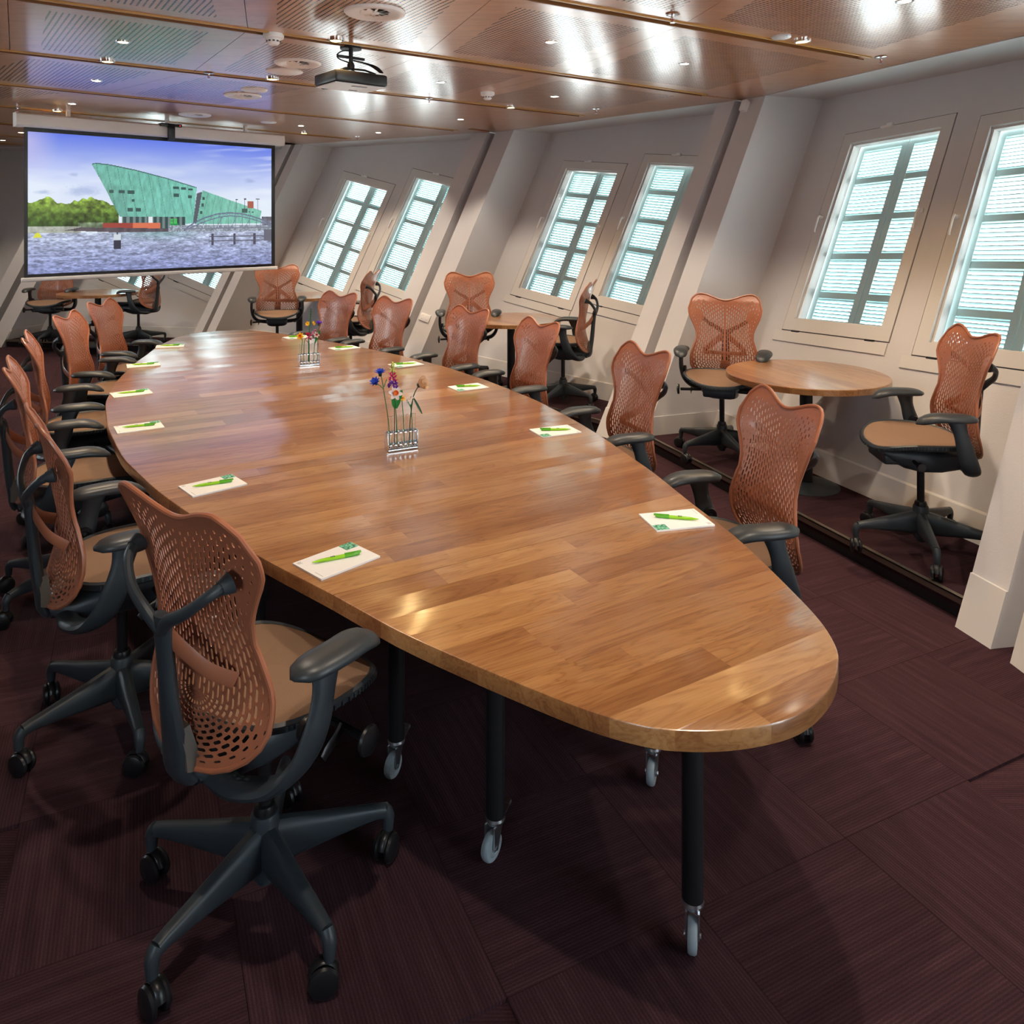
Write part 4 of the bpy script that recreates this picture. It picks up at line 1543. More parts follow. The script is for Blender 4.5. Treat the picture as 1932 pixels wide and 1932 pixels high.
flower(RA, 'sprig of tiny white blossoms in the nearer rack',
       [[(TX[5] - 0.004, 0, 0.02), (TX[5] - 0.008, 0, 0.12), (TX[5] - 0.014, 0, 0.185)], [(TX[5] - 0.012, 0, 0.17), (TX[5] - 0.026, 0, 0.198)], [(TX[5] - 0.012, 0, 0.175), (TX[5] - 0.004, 0, 0.205)]],
       [ball_cluster([(TX[5] - 0.030, 0, 0.202), (TX[5] - 0.020, -0.004, 0.208), (TX[5] - 0.012, 0, 0.212), (TX[5] - 0.002, 0, 0.21), (TX[5] - 0.024, 0.006, 0.192)], 0.0058, 'white')])
flower(RA, 'cream rose nodding right from a dark stem in the nearer rack',
       [[(TX[4] + 0.002, 0, 0.02), (TX[4] + 0.006, 0, 0.11), (TX[4] + 0.017, 0, 0.20), (TX[4] + 0.030, 0, 0.238), (TX[4] + 0.044, 0, 0.258)]],
       flower_head('rose', (TX[4] + 0.055, -0.006, 0.268), 0.038, (0.55, -0.75, 0.45), ['cream']),
       [((TX[4] + 0.020, 0, 0.208), (0.35, -0.1, -0.9), (0.8, -0.6, 0.2), 0.075, 0.026)], 'stem_dark', 'leaf_dark', 0.0022)
# farther rack
RBK = rack(-1.300, 5.180, 27.0, 'farther chrome rack of glass tubes holding flowers on the table')
flower(RBK, 'orange and yellow daffodil leaning left in the farther rack',
       [[(TX[0], 0, 0.02), (TX[0] + 0.004, 0, 0.12), (TX[0] + 0.010, 0, 0.165), (TX[0] + 0.004, 0, 0.185)]],
       flower_head('daffodil', (TX[0] - 0.004, -0.006, 0.198), 0.026, (-0.6, -0.7, 0.3), ['yellow', 'amber']))
flower(RBK, 'red and magenta blooms on drooping stems in the farther rack',
       [[(TX[1], 0, 0.02), (TX[1], 0, 0.14), (TX[1] + 0.006, 0, 0.172), (TX[1] + 0.018, 0, 0.185)], [(TX[2] + 0.004, 0, 0.02), (TX[2] + 0.006, 0, 0.14), (TX[2] - 0.006, 0, 0.165)]],
       [ball_cluster([(TX[1] + 0.022, 0, 0.198), (TX[1] + 0.028, 0, 0.205), (TX[1] + 0.018, -0.004, 0.206)], 0.010, 'red', 'petals'),
        ball_cluster([(TX[2] + 0.012 + 0.010 * math.cos(k * 2.1), 0.008 * math.sin(k * 2.1), 0.172 + 0.008 * k) for k in range(6)], 0.0095, 'magenta')], (), 'stem_dark')
flower(RBK, 'green bud stalk with two yellow blossoms, tallest in the farther rack',
       [[(TX[3] - 0.010, 0, 0.02), (TX[3] - 0.012, 0, 0.20), (TX[3] - 0.002, 0, 0.30), (TX[3] + 0.003, 0, 0.372)]],
       flower_head('daffodil', (TX[3] - 0.022, -0.006, 0.278), 0.017, (-0.6, -0.7, 0.3), ['yellow', 'yellow']) + flower_head('daffodil', (TX[3] + 0.018, -0.006, 0.278), 0.017, (0.6, -0.7, 0.3), ['yellow', 'yellow'])
       + [ball_cluster([(TX[3] - 0.002 + 0.005 * t_, 0, 0.30 + 0.07 * t_) for t_ in (0, 0.25, 0.5, 0.75, 1)], 0.0055, 'leaf_dark', 'buds')], (), 'stem', 'leaf', 0.0036)
flower(RBK, 'white narcissus with red cup and pink mates in the farther rack',
       [[(TX[4] - 0.002, 0, 0.02), (TX[4] + 0.004, 0, 0.13), (TX[4] + 0.012, 0, 0.19)]],
       flower_head('daffodil', (TX[4] + 0.014, -0.008, 0.200), 0.021, (0.1, -1, 0.3), ['white', 'red'])
       + [ball_cluster([(TX[4] - 0.004, 0, 0.218), (TX[4] + 0.010, 0.004, 0.228), (TX[4] - 0.010, 0.002, 0.205)], 0.0075, 'pink')],
       [((TX[4] + 0.006, 0, 0.145), (0.35, 0, 0.9), (0, -1, 0.2), 0.09, 0.016)])
flower(RBK, 'purple aster on a green stem, rightmost in the farther rack',
       [[(TX[5], 0, 0.02), (TX[5] + 0.004, 0, 0.14), (TX[5] + 0.010, 0, 0.26)]],
       flower_head('cornflower', (TX[5] + 0.012, 0, 0.272), 0.027, (0, -0.35, 1), ['violet']))

# ------------------------------------------------------------------ ceiling fittings
DOWN = [(-2.089, 4.265), (-2.857, 5.454), (-3.63, 6.539), (0.252, 4.265), (1.121, 4.86), (-0.45, 5.517), (0.394, 6.159), (-1.245, 6.804),
        (-0.427, 7.56), (-2.109, 8.073), (-1.411, 8.712), (1.781, 3.468), (-6.15, 9.55), (-5.40, 8.70)]
DOWN_HID = [(0.75, 2.1), (2.2, 2.35), (-1.3, 2.9), (-0.2, 1.2), (-4.6, 7.7), (-3.4, 9.0)]
HLAB = ['recessed spotlight over the near end of the conference table', 'recessed spotlight over the near pillar, above the frame', 'recessed spotlight above the frame over the front chair', 'recessed spotlight above and just before the camera', 'recessed spotlight hidden behind the left part of the screen case', 'recessed spotlight hidden behind the right part of the screen case']
DLAB = ['recessed spotlight in the leftmost drilled panel nearest the camera', 'recessed spotlight left of the round ceiling vents, second row', 'recessed spotlight just in front of the left end of the screen case',
        'recessed spotlight in the drilled panel right of the large ceiling vent', 'recessed spotlight near the window wall, between two sprinklers', 'recessed spotlight just right of the projector',
        'recessed spotlight between the far smoke detector and the window wall', 'recessed spotlight below and right of the projector', 'recessed spotlight above the middle windows, near the wall head',
        'recessed spotlight right of the screen case end', 'recessed spotlight over the windows right of the screen', 'recessed spotlight cut by the top edge at the upper right',
        'recessed spotlight far left behind the screen, outermost', 'recessed spotlight far left behind the screen, nearer its case']
def fit_mesh(r0, r1, drop):
    q = MB()
    q.lathe([(r0, 0.012), (r0, -drop * 0.4), (r0 + (r1 - r0) * 0.4, -drop), (r1, -drop * 0.6), (r1, 0.0), (r1 * 0.98, 0.012)], 28, caps=False)
    return q.mesh('bezel', M['chrome'])
BEZ = fit_mesh(0.026, 0.038, 0.0045)
q = MB()
q.lathe([(0.0, -0.001), (0.026, -0.001), (0.026, -0.003), (0.0, -0.0045)], 24)
FACE = q.mesh('lamp_face', M['lamp'])
def spot_light(name, parent, energy, col, size, blend, rot=(0, 0, 0), loc=(0, 0, -0.012)):
    ld = bpy.data.lights.new(name, 'SPOT')
    ld.energy = energy
    ld.color = col
    ld.spot_size = rad(size)
    ld.spot_blend = blend
    ld.shadow_soft_size = 0.03
    o = bpy.data.objects.new(name, ld)
    COL.objects.link(o)
    o.parent = parent
    o.location = loc
    o.rotation_euler = rot
    return o
for n_, (x, y) in enumerate(DOWN + DOWN_HID):
    hid = n_ >= len(DOWN)
    t = thing('downlight', DLAB[n_] if not hid else HLAB[n_ - len(DOWN)], 'downlight', Matrix.Translation((x, y, H)), 'recessed spotlights in the ceiling')
    link('bezel', BEZ, t)
    link('lamp_face', FACE, t)
    spot_light('downlight_beam', t, DOWNLIGHT_W, (1.0, 0.85, 0.67), 104, 0.5)
GOLD = [(-2.427, 4.763), (-0.909, 4.202), (-3.982, 6.936), (-1.598, 5.362), (0.055, 6.724), (1.616, 4.227), (-2.24, 8.712)]
GLAB = ['tilted gold spotlight in the slot left of the vents', 'warm spotlight on the slot just before the projector', 'tilted gold spotlight right above the left end of the screen case',
        'warm spotlight beside the middle ceiling vent', 'warm spotlight near the end of the slot left of the wall sensor', 'warm spotlight beside a grey disc close to the window wall', 'warm spotlight on the last slot near the right end of the screen']
q = MB()
q.lathe([(0.0, 0.006), (0.030, 0.006), (0.030, -0.002), (0.0, -0.004)], 24)
FACE2 = q.mesh('lamp_face', M['lamp_gold'])
BEZ2 = fit_mesh(0.031, 0.043, 0.005)
for n_, (x, y) in enumerate(GOLD):
    t = thing('slot_spotlight', GLAB[n_], 'spotlight', Matrix.Translation((x, y, H - 0.007)), 'warm spotlights along the ceiling slots')
    link('bezel', BEZ2, t)
    link('lamp_face', FACE2, t)
    spot_light('slot_beam', t, GOLD_W, (1.0, 0.66, 0.28), 120, 0.7)
VENTS = [(-0.607, 3.645, 'largest round ceiling vent at the top edge'), (-1.281, 4.827, 'round ceiling vent just left of the projector'), (-2.052, 6.106, 'third round ceiling vent, further back'), (-2.867, 7.216, 'farthest round ceiling vent, over the screen case')]
q = MB()
q.lathe([(0.142, 0.0), (0.142, -0.006), (0.134, -0.013), (0.116, -0.014), (0.108, -0.011), (0.070, -0.0045), (0.066, -0.0035), (0.142, -0.002)], 44, caps=False)
VB = q.mesh('vent_rim', M['white_plastic'])
q = MB()
q.lathe([(0.0, -0.012), (0.017, -0.012), (0.020, -0.008), (0.020, -0.002), (0.0, -0.002)], 20)
VHUB = q.mesh('vent_hub', M['white_plastic'])
q = MB()
q.box((0.044, 0, -0.006), (0.054, 0.016, 0.0015), Matrix.Rotation(rad(24), 4, 'X'))
VBL = q.mesh('vane', M['white_plastic'], False)
q = MB()
q.lathe([(0.0, -0.0030), (0.072, -0.0030), (0.072, -0.0012), (0.0, -0.0012)], 32)
VDK = q.mesh('vent_shade_disc', M['gap'])  # flat dark disc painted in place of the shaded hollow behind the vanes
for x, y, lab in VENTS:
    t = thing('ceiling_vent', lab, 'vent', Matrix.Translation((x, y, H)), 'round swirl vents in the ceiling')
    link('vent_rim', VB, t)
    link('vent_hub', VHUB, t)
    link('vent_shade_disc', VDK, t)
    for k in range(10):
        o = link('vane', VBL, t)
        o.rotation_euler = (0, 0, 2 * math.pi * k / 10)
q = MB()
q.lathe([(0.0, -0.010), (0.110, -0.010), (0.118, -0.006), (0.118, 0.0), (0.0, 0.0)], 40)
q.lathe([(0.0, 0.0), (0.07, 0.0), (0.07, 0.02), (0.0, 0.02)], 20)
PLM = q.mesh('ceiling_disc', M['white_plastic'])
for x, y, s_, lab, mm in ((-1.441, 5.103, 1.0, 'flat white disc beside the vent left of the projector', None), (-1.873, 5.832, 0.80, 'flat white disc beside the third ceiling vent', None),
                          (-2.351, 7.765, 0.66, 'small flat white disc over the right part of the screen', None), (1.469, 4.136, 0.42, 'small grey speaker disc beside a warm spotlight near the windows', 'g')):
    me = PLM
    if mm:
        me = PLM.copy()
        me.materials.clear()
        me.materials.append(M['silver'])
    o = link('ceiling_disc', me)
    o.location = (x, y, H)
    o.scale = (s_, s_, 1)
    tag(o, lab, 'ceiling speaker', 'flat discs on the ceiling')
q = MB()
q.lathe([(0.0, -0.058), (0.022, -0.058), (0.030, -0.052), (0.036, -0.034), (0.040, -0.026), (0.052, -0.024), (0.054, -0.010), (0.052, 0.0), (0.0, 0.0)], 28)
SMM = q.mesh('casing', M['white_plastic'])
q = MB()
for k in range(10):
    a = 2 * math.pi * k / 10
    q.box((0.034 * math.cos(a), 0.034 * math.sin(a), -0.040), (0.004, 0.012, 0.007), Matrix.Rotation(a, 4, 'Z'))
SMV = q.mesh('inlets', M['gap'], False)
for x, y, lab in ((-1.211, 4.082, 'white smoke detector by the slot left of the large vent'), (-0.13, 5.954, 'white smoke detector on the ceiling right of the projector')):
    t = thing('smoke_detector', lab, 'smoke detector', Matrix.Translation((x, y, H)), 'smoke detectors')
    link('casing', SMM, t)
    link('inlets', SMV, t)
q = MB()
q.lathe([(0.0, 0.0), (0.032, 0.0), (0.034, -0.004), (0.026, -0.007), (0.0, -0.007)], 20)
SPE = q.mesh('escutcheon', M['chrome'])
q = MB()
q.lathe([(0.0, -0.006), (0.008, -0.006), (0.008, -0.018), (0.005, -0.022), (0.0, -0.022)], 12)
for s_ in (-1, 1):
    q.tube([(s_ * 0.007, 0, -0.018), (s_ * 0.009, 0, -0.030), (s_ * 0.002, 0, -0.040)], 0.0018, 6, up=(0, 1, 0))
q.lathe([(0.0, -0.040), (0.013, -0.040), (0.013, -0.043), (0.0, -0.043)], 14)
SPH = q.mesh('sprinkler_head', M['chrome'])
q = MB()
q.lathe([(0.0, -0.021), (0.0025, -0.021), (0.0025, -0.039), (0.0, -0.039)], 8)
SPB = q.mesh('bulb', M['red'])
for x, y, lab in ((0.794, 3.683, 'chrome sprinkler head at the top edge, left of the upper right spotlight'), (2.248, 4.654, 'chrome sprinkler head close to the wall head at the right'), (0.803, 7.327 - 0.5, 'chrome sprinkler head near the wall head over the middle windows'),
                  (-1.719, 9.10, 'chrome sprinkler head near the wall head right of the screen'), (-0.603, 6.239, 'chrome sprinkler head on the slot right of the projector'), (-1.958, 5.158, 'chrome sprinkler head on the slot left of the vents'), (-4.214, 6.74, 'chrome sprinkler head above the left end of the screen case')):
    t = thing('sprinkler', lab, 'sprinkler', Matrix.Translation((x, y, H)), 'ceiling sprinklers')
    link('escutcheon', SPE, t)
    link('sprinkler_head', SPH, t)
    link('bulb', SPB, t)

# ------------------------------------------------------------------ projector on its drop pole
pj = thing('projector', 'black ceiling projector hanging from a drop pole', 'projector', rotz(rad(40), (-0.868, 4.40, 0)))
q = MB()
q.lathe([(0.0, H - 0.012), (0.060, H - 0.012), (0.060, H), (0.0, H)], 24)
q.lathe([(0.0, 2.53), (0.012, 2.53), (0.012, H), (0.0, H)], 16)
q.lathe([(0.0, 2.497), (0.020, 2.500), (0.022, 2.52), (0.016, 2.535), (0.0, 2.535)], 16)
q.box((0.0, 0.0, 2.563), (0.17, 0.022, 0.014), ch=0.003)
q.build('drop_pole', M['black_metal'], pj)
PZ = 2.432
q = MB()
for s_ in (-1, 1):
    for s2 in (-1, 1):
        q.tube([(0, 0, 2.500), (s_ * 0.06, s2 * 0.05, 2.492), (s_ * 0.11, s2 * 0.085, PZ + 0.038)], 0.006, 6)
q.build('bracket', M['black_metal'], pj)
q = MB()
q.box((0, 0, PZ), (0.325, 0.265, 0.066), ch=0.014)
for k in range(7):
    q.box((-0.12 + k * 0.04, 0.06, PZ + 0.038), (0.012, 0.016, 0.010), ch=0.003)
q.build('housing', M['black'], pj)
q = MB()
q.box((0.0, 0.0, PZ - 0.037), (0.315, 0.235, 0.004))
q.build('underside_plate', M['silver'], pj, smooth=False)
q = MB()
q.box((0.02, -0.06, PZ - 0.0395), (0.09, 0.022, 0.003))
q.box((0.05, 0.07, PZ - 0.0395), (0.05, 0.016, 0.003))
q.build('vent_slots', M['black'], pj, smooth=False)
q = MB()
q.lathe([(0.0, 0.0), (0.040, 0.0), (0.040, 0.014), (0.034, 0.016), (0.030, 0.004), (0.0, 0.008)], 24, c=(-0.09, 0.132, PZ), M=Matrix.Rotation(rad(-90), 4, 'X'))
q.build('lens', M['lens'], pj)
q = MB()
for k, dx in enumerate((0.0, 0.018, 0.034)):
    q.tube([tuple(p) for p in smooth_path([(0.006 * k, 0.01, 2.55), (0.03 + dx * 0.4, -0.01, 2.545), (0.09 + dx, -0.06, 2.52), (0.125 + dx * 0.5, -0.11, 2.478)], 6)], 0.0045, 6)
q.tube([tuple(p) for p in smooth_path([(-0.002, 0.0, 2.60), (-0.05, 0.0, 2.595), (-0.085, 0.0, 2.570), (-0.075, 0.0, 2.548), (-0.02, 0.0, 2.535), (0.01, 0.0, 2.53)], 6)], 0.004, 6)
q.build('cable', M['black'], pj)

# ------------------------------------------------------------------ projection screen
PL = V((-4.157, 6.61, 0))
SD = V((1.757, 1.80, 0)).normalized()
SN = V((SD.y, -SD.x, 0))
SL = 2.515
Mx = Matrix.Identity(4)
for r_ in range(3):
    Mx[r_][0], Mx[r_][1], Mx[r_][2], Mx[r_][3] = SD[r_], (0, 0, 1)[r_], SN[r_], PL[r_]
scr = thing('projection_screen', 'roll down projection screen hanging from the ceiling, showing a green ship shaped building', 'screen', Mx)
q = MB()
prof_c = [(-0.055, 2.440), (0.040, 2.440), (0.056, 2.455), (0.060, 2.50), (0.052, 2.545), (0.030, 2.560), (-0.055, 2.560)]
q.prism([V((0, p[1], p[0])) for p in prof_c], [V((SL, p[1], p[0])) for p in prof_c])
q.build('case', M['white_plastic'], scr)
q = MB()
for x in (0.42, 1.29, 2.10):
    q.box((x, 2.590, -0.02), (0.03, 0.064, 0.03))
q.build('ceiling_bracket', M['white_plastic'], scr, smooth=False)
q = MB()
q.box((1.291, 2.555, 0.055), (0.20, 0.030, 0.07), ch=0.004)
q.box((1.291, 2.485, 0.080), (0.062, 0.150, 0.035), ch=0.005)
q.build('receiver', M['black'], scr)
q = MB()
q.box((1.37, 2.553, 0.0915), (0.006, 0.006, 0.003))
q.build('standby_light', M['red_led'], scr, smooth=False)
X0, X1, Y0, Y1 = 0.098, 2.386, 1.178, 2.405
q = MB()
q.box(((0.070 + 2.428) / 2, (1.150 + 2.45) / 2, 0.0), (2.358, 1.30, 0.003))
q.build('black_border', M['black'], scr, smooth=False)
q = MB()
q.box((1.2525, 1.132, 0.0), (2.41, 0.036, 0.022), ch=0.006)
q.build('bottom_bar', M['white_plastic'], scr)
# the projected picture, painted cell by cell into a colour attribute of the flat screen
def pip(px, py, poly):
    inside = np.zeros(px.shape, bool)
    n_ = len(poly)
    for i in range(n_):
        x1, y1 = poly[i]
        x2, y2 = poly[(i + 1) % n_]
        c = ((y1 > py) != (y2 > py))
        xi = (x2 - x1) * (py - y1) / ((y2 - y1) if y2 != y1 else 1e-9) + x1
        inside ^= c & (px < xi)
    return inside
def vnoise(px, py, sx, sy, seed):
    r_ = np.random.default_rng(seed)
    T = r_.random((128, 128))
    fx, fy = px / sx, py / sy
    ix, iy = np.floor(fx).astype(int), np.floor(fy).astype(int)
    tx, ty = fx - ix, fy - iy
    tx, ty = tx * tx * (3 - 2 * tx), ty * ty * (3 - 2 * ty)
    g_ = lambda a, b: T[a % 128, b % 128]
    return (g_(ix, iy) * (1 - tx) + g_(ix + 1, iy) * tx) * (1 - ty) + (g_(ix, iy + 1) * (1 - tx) + g_(ix + 1, iy + 1) * tx) * ty
def fbm(px, py, sx, sy, seed):
    return 0.55 * vnoise(px, py, sx, sy, seed) + 0.3 * vnoise(px, py, sx / 2.1, sy / 2.1, seed + 1) + 0.15 * vnoise(px, py, sx / 4.3, sy / 4.3, seed + 2)
def paint(nx, ny):
    # picture coordinates: 0..1588 across, 0..900 down
    gx, gy = np.meshgrid((np.arange(nx) + 0.5) / nx * 1588 + 180, (np.arange(ny) + 0.5) / ny * 900 + 180)
    img = np.zeros((ny, nx, 3))
    s = np.clip((gy - 180) / 620, 0, 1)[..., None]
    img[:] = np.array([104, 128, 236]) * (1 - s) ** 2.0 + np.array([236, 245, 255]) * (1 - (1 - s) ** 2.0)
    warm = np.clip(1 - np.hypot((gx - 190) / 160, (gy - 240) / 260), 0, 1)[..., None]
    img = img * (1 - warm * 0.6) + np.array([225, 210, 240]) * warm * 0.6
    cl = np.clip((fbm(gx + gy * 0.5, gy, 420, 90, 11) - 0.42) * 3.0, 0, 1)[..., None] * np.clip((gy - 250) / 260, 0, 1)[..., None]
    img = img * (1 - 0.75 * cl) + np.array([232, 243, 255]) * 0.75 * cl
    ci = np.clip((vnoise(gx - gy * 3.2, gy * 3 + gx * 0.4, 240, 60, 21) - 0.5) * 2.5, 0, 1) * np.clip((gx - 1150) / 400, 0, 1) * np.clip((460 - gy) / 160, 0, 1)
    img = img * (1 - 0.6 * ci[..., None]) + np.array([225, 232, 255]) * 0.6 * ci[..., None]
    for cx_, cy_, rx, ry in ((430, 440, 26, 12), (480, 548, 90, 34), (260, 560, 60, 14), (1595, 440, 40, 18)):
        k = np.clip(1.2 - np.hypot((gx - cx_) / rx, (gy - cy_) / ry) + (fbm(gx, gy, 30, 20, 31) - 0.5) * 1.2, 0, 1)[..., None] * 0.5
        img = img * (1 - k) + np.array([150, 170, 215]) * k
    def fill(mask, c, var=0.0, nse=None):
        col = np.array(c, float)
        if nse is None:
            img[mask] = col
        else:
            img[mask] = np.clip(col * (1 + var * (nse[mask][:, None] - 0.5) * 2), 0, 255)
    n1 = fbm(gx, gy, 14, 40, 41)
    n2 = fbm(gx, gy, 26, 26, 51)
    # trees
    top = 610 + 40 * (vnoise(gx, gx * 0, 70, 10, 61) - 0.5) + 22 * (vnoise(gx, gx * 0, 24, 10, 62) - 0.5) + np.clip((gx - 600) / 90, 0, 1) * 45
    tr = (gx < 692) & (gy > top) & (gy < 785)
    sh = np.clip((gy - 600) / 185, 0, 1)
    tcol = (np.array([138, 170, 66]) * (1 - sh[..., None]) + np.array([52, 78, 38]) * sh[..., None]) * (0.30 + 1.25 * n2[..., None])
    img[tr] = tcol[tr]
    # building hull
    bl = [(533, 368), (542, 360), (565, 357), (640, 363), (800, 392), (1000, 440), (1205, 500), (1192, 640), (1180, 760), (1128, 768), (1126, 720), (730, 720), (700, 714), (665, 640), (618, 540), (570, 440)]
    mk = pip(gx, gy, bl)
    g2 = 0.80 + 0.30 * n1 + 0.10 * np.clip((gx - 600) / 600, 0, 1)
    seams = (np.abs(((gx - 0.18 * (gy - 360)) % 62) - 31) > 29.6)
    base = np.array([122, 194, 178])[None, None] * g2[..., None]
    base = base * np.where(seams, 0.72, 1.0)[..., None]
    lowl = np.clip((760 - gx) / 200, 0, 1) * np.clip((gy - 480) / 240, 0, 1)
    base = base * (1 - 0.38 * lowl[..., None])
    img[mk] = np.clip(base, 0, 255)[mk]
    edge = mk & ~pip(gx, gy - 7, bl) & (gy < 510)
    fill(edge, (70, 110, 105))
    fill(pip(gx, gy, [(1205, 545), (1243, 530), (1203, 765), (1178, 762)]), (92, 98, 108))
    b2 = [(1245, 520), (1450, 590), (1690, 668), (1678, 715), (1690, 765), (1203, 768)]
    mk = pip(gx, gy, b2)
    base = np.array([128, 200, 180])[None, None] * (0.85 + 0.25 * n1)[..., None] * np.where(np.abs(((gx + 0.2 * gy) % 58) - 29) > 27.4, 0.78, 1.0)[..., None]
    img[mk] = np.clip(base, 0, 255)[mk]
    for x, y, w_, h_ in ((650, 545, 26, 22), (712, 545, 38, 24), (770, 547, 42, 24), (782, 603, 18, 16), (764, 668, 34, 24), (815, 668, 36, 24), (1062, 508, 38, 16), (1113, 512, 34, 18), (1161, 517, 32, 16), (1063, 562, 36, 24), (1157, 570, 26, 20),
                         (1253, 580, 16, 24), (1245, 628, 16, 22), (1236, 684, 18, 22), (1556, 668, 44, 30), (1592, 676, 14, 10), (1620, 678, 14, 10)):
        fill((np.abs(gx - x) < w_ / 2) & (np.abs(gy - y) < h_ / 2), (62, 92, 88))
    # ground floor, quay, barge
    gl = (gx > 715) & (gx < 1125) & (gy > 716) & (gy < 795)
    img[gl] = (np.where((gx % 38) < 20, 1.0, 0.0)[..., None] * np.array([58, 82, 84]) + np.where((gx % 38) < 20, 0.0, 1.0)[..., None] * np.array([120, 140, 138]))[gl]
    fill((gx > 880) & (gx < 905) & (gy > 716) & (gy < 760), (235, 240, 245))
    for x in (1034, 1058):
        for y in (736, 756):
            fill((np.abs(gx - x) < 9) & (np.abs(gy - y) < 8), (70, 200, 90))
    fill((gx > 1026) & (gx < 1078) & (gy > 765) & (gy < 782), (45, 150, 80))
    fill((gx > 455) & (gx < 600) & (gy > 755) & (gy < 790), (120, 138, 110), 0.5, n2)
    fill((gx > 600) & (gx < 782) & (gy > 757) & (gy < 792), (160, 70, 62))
    fill((gx > 780) & (gx < 956) & (gy > 758) & (gy < 796), (222, 120, 88))
    fill((gx < 470) & (gy > 778) & (gy < 822), (170, 175, 165), 0.25, n2)
    fill(pip(gx, gy, [(375, 806), (470, 786), (760, 792), (1010, 798), (1014, 822), (960, 828), (640, 820)]), (92, 84, 92), 0.25, n2)
    fill((gx > 1010) & (gy > 776) & (gy < 826), (150, 160, 172), 0.5, fbm(gx, gy, 9, 9, 77))
    fill((gx > 1690) & (gy > 712) & (gy < 780), (120, 120, 135), 0.5, n2)
    # water
    wt = gy > 822
    n3 = fbm(gx, gy, 44, 11, 81)
    n4 = fbm(gx, gy, 17, 6, 91)
    d_ = np.clip((gy - 822) / 260, 0, 1)[..., None]
    wc = np.array([186, 196, 222]) * (1 - d_) + np.array([142, 152, 202]) * d_
    wc = wc * (0.34 + 0.62 * n3[..., None] + 0.62 * n4[..., None])
    rf = np.clip(1 - (gy - 822) / 70, 0, 1) * np.clip(1 - np.abs(gx - 960) / 330, 0, 1)
    wc = wc * (1 - 0.55 * rf[..., None]) + np.array([96, 150, 138]) * 0.55 * rf[..., None]
    img[wt] = np.clip(wc, 0, 255)[wt]
    # bridge
    def arch(x, pts):
        return np.interp(x, [p[0] for p in pts], [p[1] for p in pts])
    up_ = [(1110, 812), (1180, 762), (1260, 722), (1350, 694), (1430, 685), (1520, 688), (1610, 708), (1690, 735), (1768, 768)]
    lo_ = [(1110, 816), (1200, 776), (1280, 742), (1370, 716), (1440, 708), (1530, 712), (1610, 730), (1690, 755), (1768, 785)]
    yu, yl = arch(gx, up_), arch(gx, lo_)
    br = gx > 1112
    fill(br & (np.abs(gy - yu) < 5.0), (104, 112, 142))
    fill(br & (np.abs(gy - yl) < 3.6), (104, 114, 142))
    lat = br & (gy > yu) & (gy < yl) & ((np.abs(((gx + gy * 0.9) % 44) - 22) < 2.4) | (np.abs(((gx - gy * 0.9) % 44) - 22) < 2.4))
    fill(lat, (128, 136, 162))
    hang = br & (gx > 1180) & (gy > yl) & (gy < 800) & ((np.abs((gx % 54) - 27) < 2.2) | (np.abs(((gx + gy * 0.55) % 108) - 54) < 2.4))
    fill(hang, (108, 116, 146))
    fill(br & (np.abs(gy - 802 + (gx - 1110) * 0.012) < 4.5), (126, 132, 150))
    # posts, buoys, chimney, flags
    for x in (1318, 1480, 1633):
        fill((np.abs(gx - x) < 9) & (gy > 838) & (gy < 925), (78, 78, 96))
    fill((gx > 1292) & (np.abs(gy - 860) < 5), (86, 86, 104))
    fill((gx > 1292) & (np.abs(gy - 893) < 4.5), (92, 92, 110))
    fill((gx > 1708) & (gy > 812) & (gy < 900), (104, 104, 120))
    fill((np.abs(gx - 685) < 21) & (gy > 832) & (gy < 876), (212, 222, 232))
    fill((np.abs(gx - 685) < 23) & (gy > 874) & (gy < 936), (58, 58, 74))
    fill((np.abs(gx - 685) < 4) & (gy > 812) & (gy < 834), (90, 90, 100))
    fill(pip(gx, gy, [(207, 850), (218, 826), (231, 816), (246, 828), (256, 850)]), (222, 225, 70))
    fill((gx > 1580) & (gx < 1626) & (gy > 594) & (gy < 648), (168, 92, 76))
    for x, y in ((1492, 582), (1556, 576), (1658, 576)):
        fill((np.abs(gx - x) < 1.8) & (gy > y) & (gy < 660), (90, 95, 110))
    fill((np.abs(gx - 1658) < 14) & (np.abs(gy - 578) < 4), (90, 95, 110))
    fill((np.abs(gx - 1497) < 8) & (np.abs(gy - 584) < 5), (60, 60, 90))
    fill((np.abs(gx - 1561) < 8) & (np.abs(gy - 579) < 5), (60, 60, 90))
    img = np.clip(img, 0, 255) / 255
    return np.where(img <= 0.04045, img / 12.92, ((img + 0.055) / 1.055) ** 2.4)
NXP, NYP = 470, 254
pic = paint(NXP, NYP)
xs_ = np.linspace(X0, X1, NXP + 1)
ys_ = np.linspace(Y1, Y0, NYP + 1)
gx_, gy_ = np.meshgrid(xs_, ys_)
co = np.stack([gx_.ravel(), gy_.ravel(), np.full(gx_.size, 0.0022)], 1).astype(np.float32)
ii = (np.arange(NYP)[:, None] * (NXP + 1) + np.arange(NXP)[None]).ravel()
fc = np.stack([ii + NXP + 1, ii + NXP + 2, ii + 1, ii], 1).astype(np.int32)
me = bpy.data.meshes.new('picture')
me.vertices.add(len(co))
me.vertices.foreach_set('co', co.ravel())
me.loops.add(fc.size)
me.loops.foreach_set('vertex_index', fc.ravel())
me.polygons.add(len(fc))
me.polygons.foreach_set('loop_start', np.arange(0, fc.size, 4, dtype=np.int32))
me.update()
at = me.attributes.new('picture', 'FLOAT_COLOR', 'CORNER')
cc = np.ones((len(fc), 4, 4), np.float32)
cc[:, :, :3] = pic.reshape(-1, 1, 3)
at.data.foreach_set('color', cc.ravel())
m = M['picture'] = mat('projected_picture', (0.02, 0.02, 0.02), 0.8)
an = N(m, 'ShaderNodeAttribute')
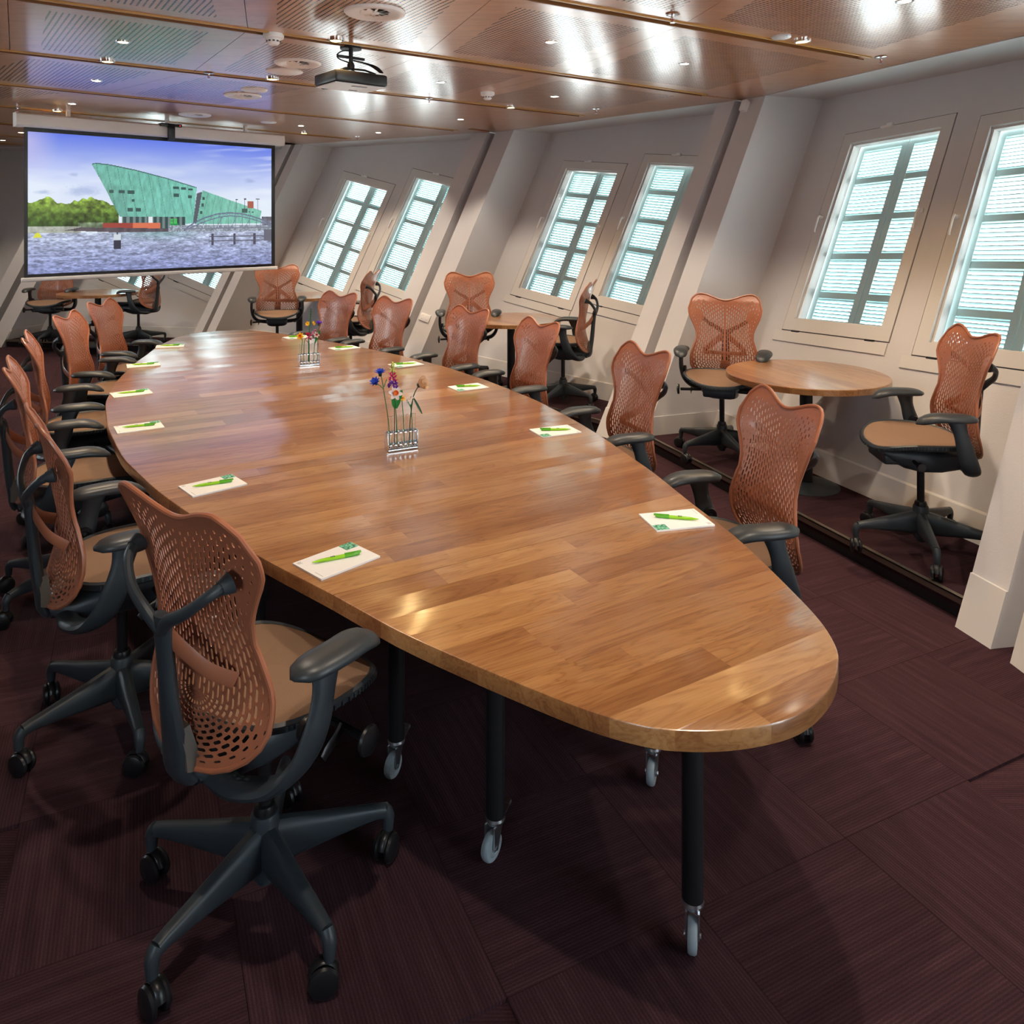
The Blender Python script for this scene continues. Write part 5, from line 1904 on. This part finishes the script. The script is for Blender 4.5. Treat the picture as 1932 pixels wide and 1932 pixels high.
an.attribute_name = 'picture'
L(m, an.outputs['Color'], bsdf(m).inputs['Emission Color'])
bsdf(m).inputs['Emission Strength'].default_value = 0.52
me.materials.append(m)
link('picture', me, scr)

# ------------------------------------------------------------------ wall fittings
def socket(loc, n, up, gang, label):
    n = V(n).normalized()
    up = V(up)
    up = (up - n * up.dot(n)).normalized()
    x = up.cross(n)
    Mx = Matrix.Identity(4)
    for r_ in range(3):
        Mx[r_][0], Mx[r_][1], Mx[r_][2], Mx[r_][3] = x[r_], up[r_], n[r_], loc[r_]
    t = thing('wall_socket', label, 'socket', Mx)
    q = MB()
    q.box((0, 0, 0.005), (0.081 + 0.071 * (gang - 1), 0.081, 0.010), ch=0.003)
    q.build('cover_plate', M['white_plastic'], t)
    for k in range(gang):
        x0 = (k - (gang - 1) / 2) * 0.071
        q = MB()
        q.lathe([(0.0235, 0.0105), (0.0215, 0.0112), (0.0205, 0.0040), (0.0, 0.0040)], 24, c=(x0, 0, 0), caps=False)
        q.build('socket_well', M['white_trim'] if 'white_trim' in M else M['trim'], t)
        q = MB()
        for s_ in (-1, 1):
            q.lathe([(0.0, 0.0038), (0.003, 0.0038), (0.003, 0.0046), (0.0, 0.0046)], 10, c=(x0 + s_ * 0.0095, 0, 0))
            q.box((x0, s_ * 0.0195, 0.007), (0.006, 0.003, 0.006))
        q.build('contacts', M['black'], t)
def on_pillar(i, frac, z, half):
    """point on a pillar face: half 0 = towards the next bay, 1 = towards this bay."""
    A_, B_ = front(i + 1, HALF, H), front(i, -HALF, H)
    n, t, r_, dx = bay(i)
    n2, t2, _, _ = bay(i + 1)
    nm = (n + n2).normalized()
    M1, M2 = A_.lerp(B_, 0.36) + nm * 0.012, A_.lerp(B_, 0.56) + nm * 0.012
    a, b = (A_, M1) if half == 0 else (M2, B_)
    p = a.lerp(b, frac)
    dv = (b - a).normalized()
    fn = dv.cross(LEAN).normalized()
    if fn.dot(V((OC.x, OC.y, H)) - p) < 0:
        fn = -fn
    return lean_at(p, z), fn
p, fn = on_pillar(2, 0.42, 0.62, 1)
socket(p, fn, LEAN, 2, 'double white wall socket low on the pillar between the far and middle windows')
p, fn = on_pillar(0, 0.42, 0.50, 1)
socket(p, fn, LEAN, 1, 'white wall socket on the near pillar at the right edge')
p, fn = on_pillar(1, 0.25, H - 0.075, 1)
t = thing('motion_sensor', 'small white alarm sensor under the ceiling on a pillar top', 'sensor', Matrix.Translation(p))
xx = V((0, 0, 1)).cross(fn).normalized()
R_ = Matrix((xx, fn.cross(xx), fn)).transposed().to_4x4()
q = MB()
q.box(fn * 0.025, (0.058, 0.10, 0.05), R_, ch=0.012)
q.build('casing', M['white_plastic'], t)
q = MB()
q.box(fn * 0.0505 - V((0, 0, 0.018)), (0.036, 0.040, 0.004), R_, ch=0.001)
q.build('sensor_window', M['silver'], t)
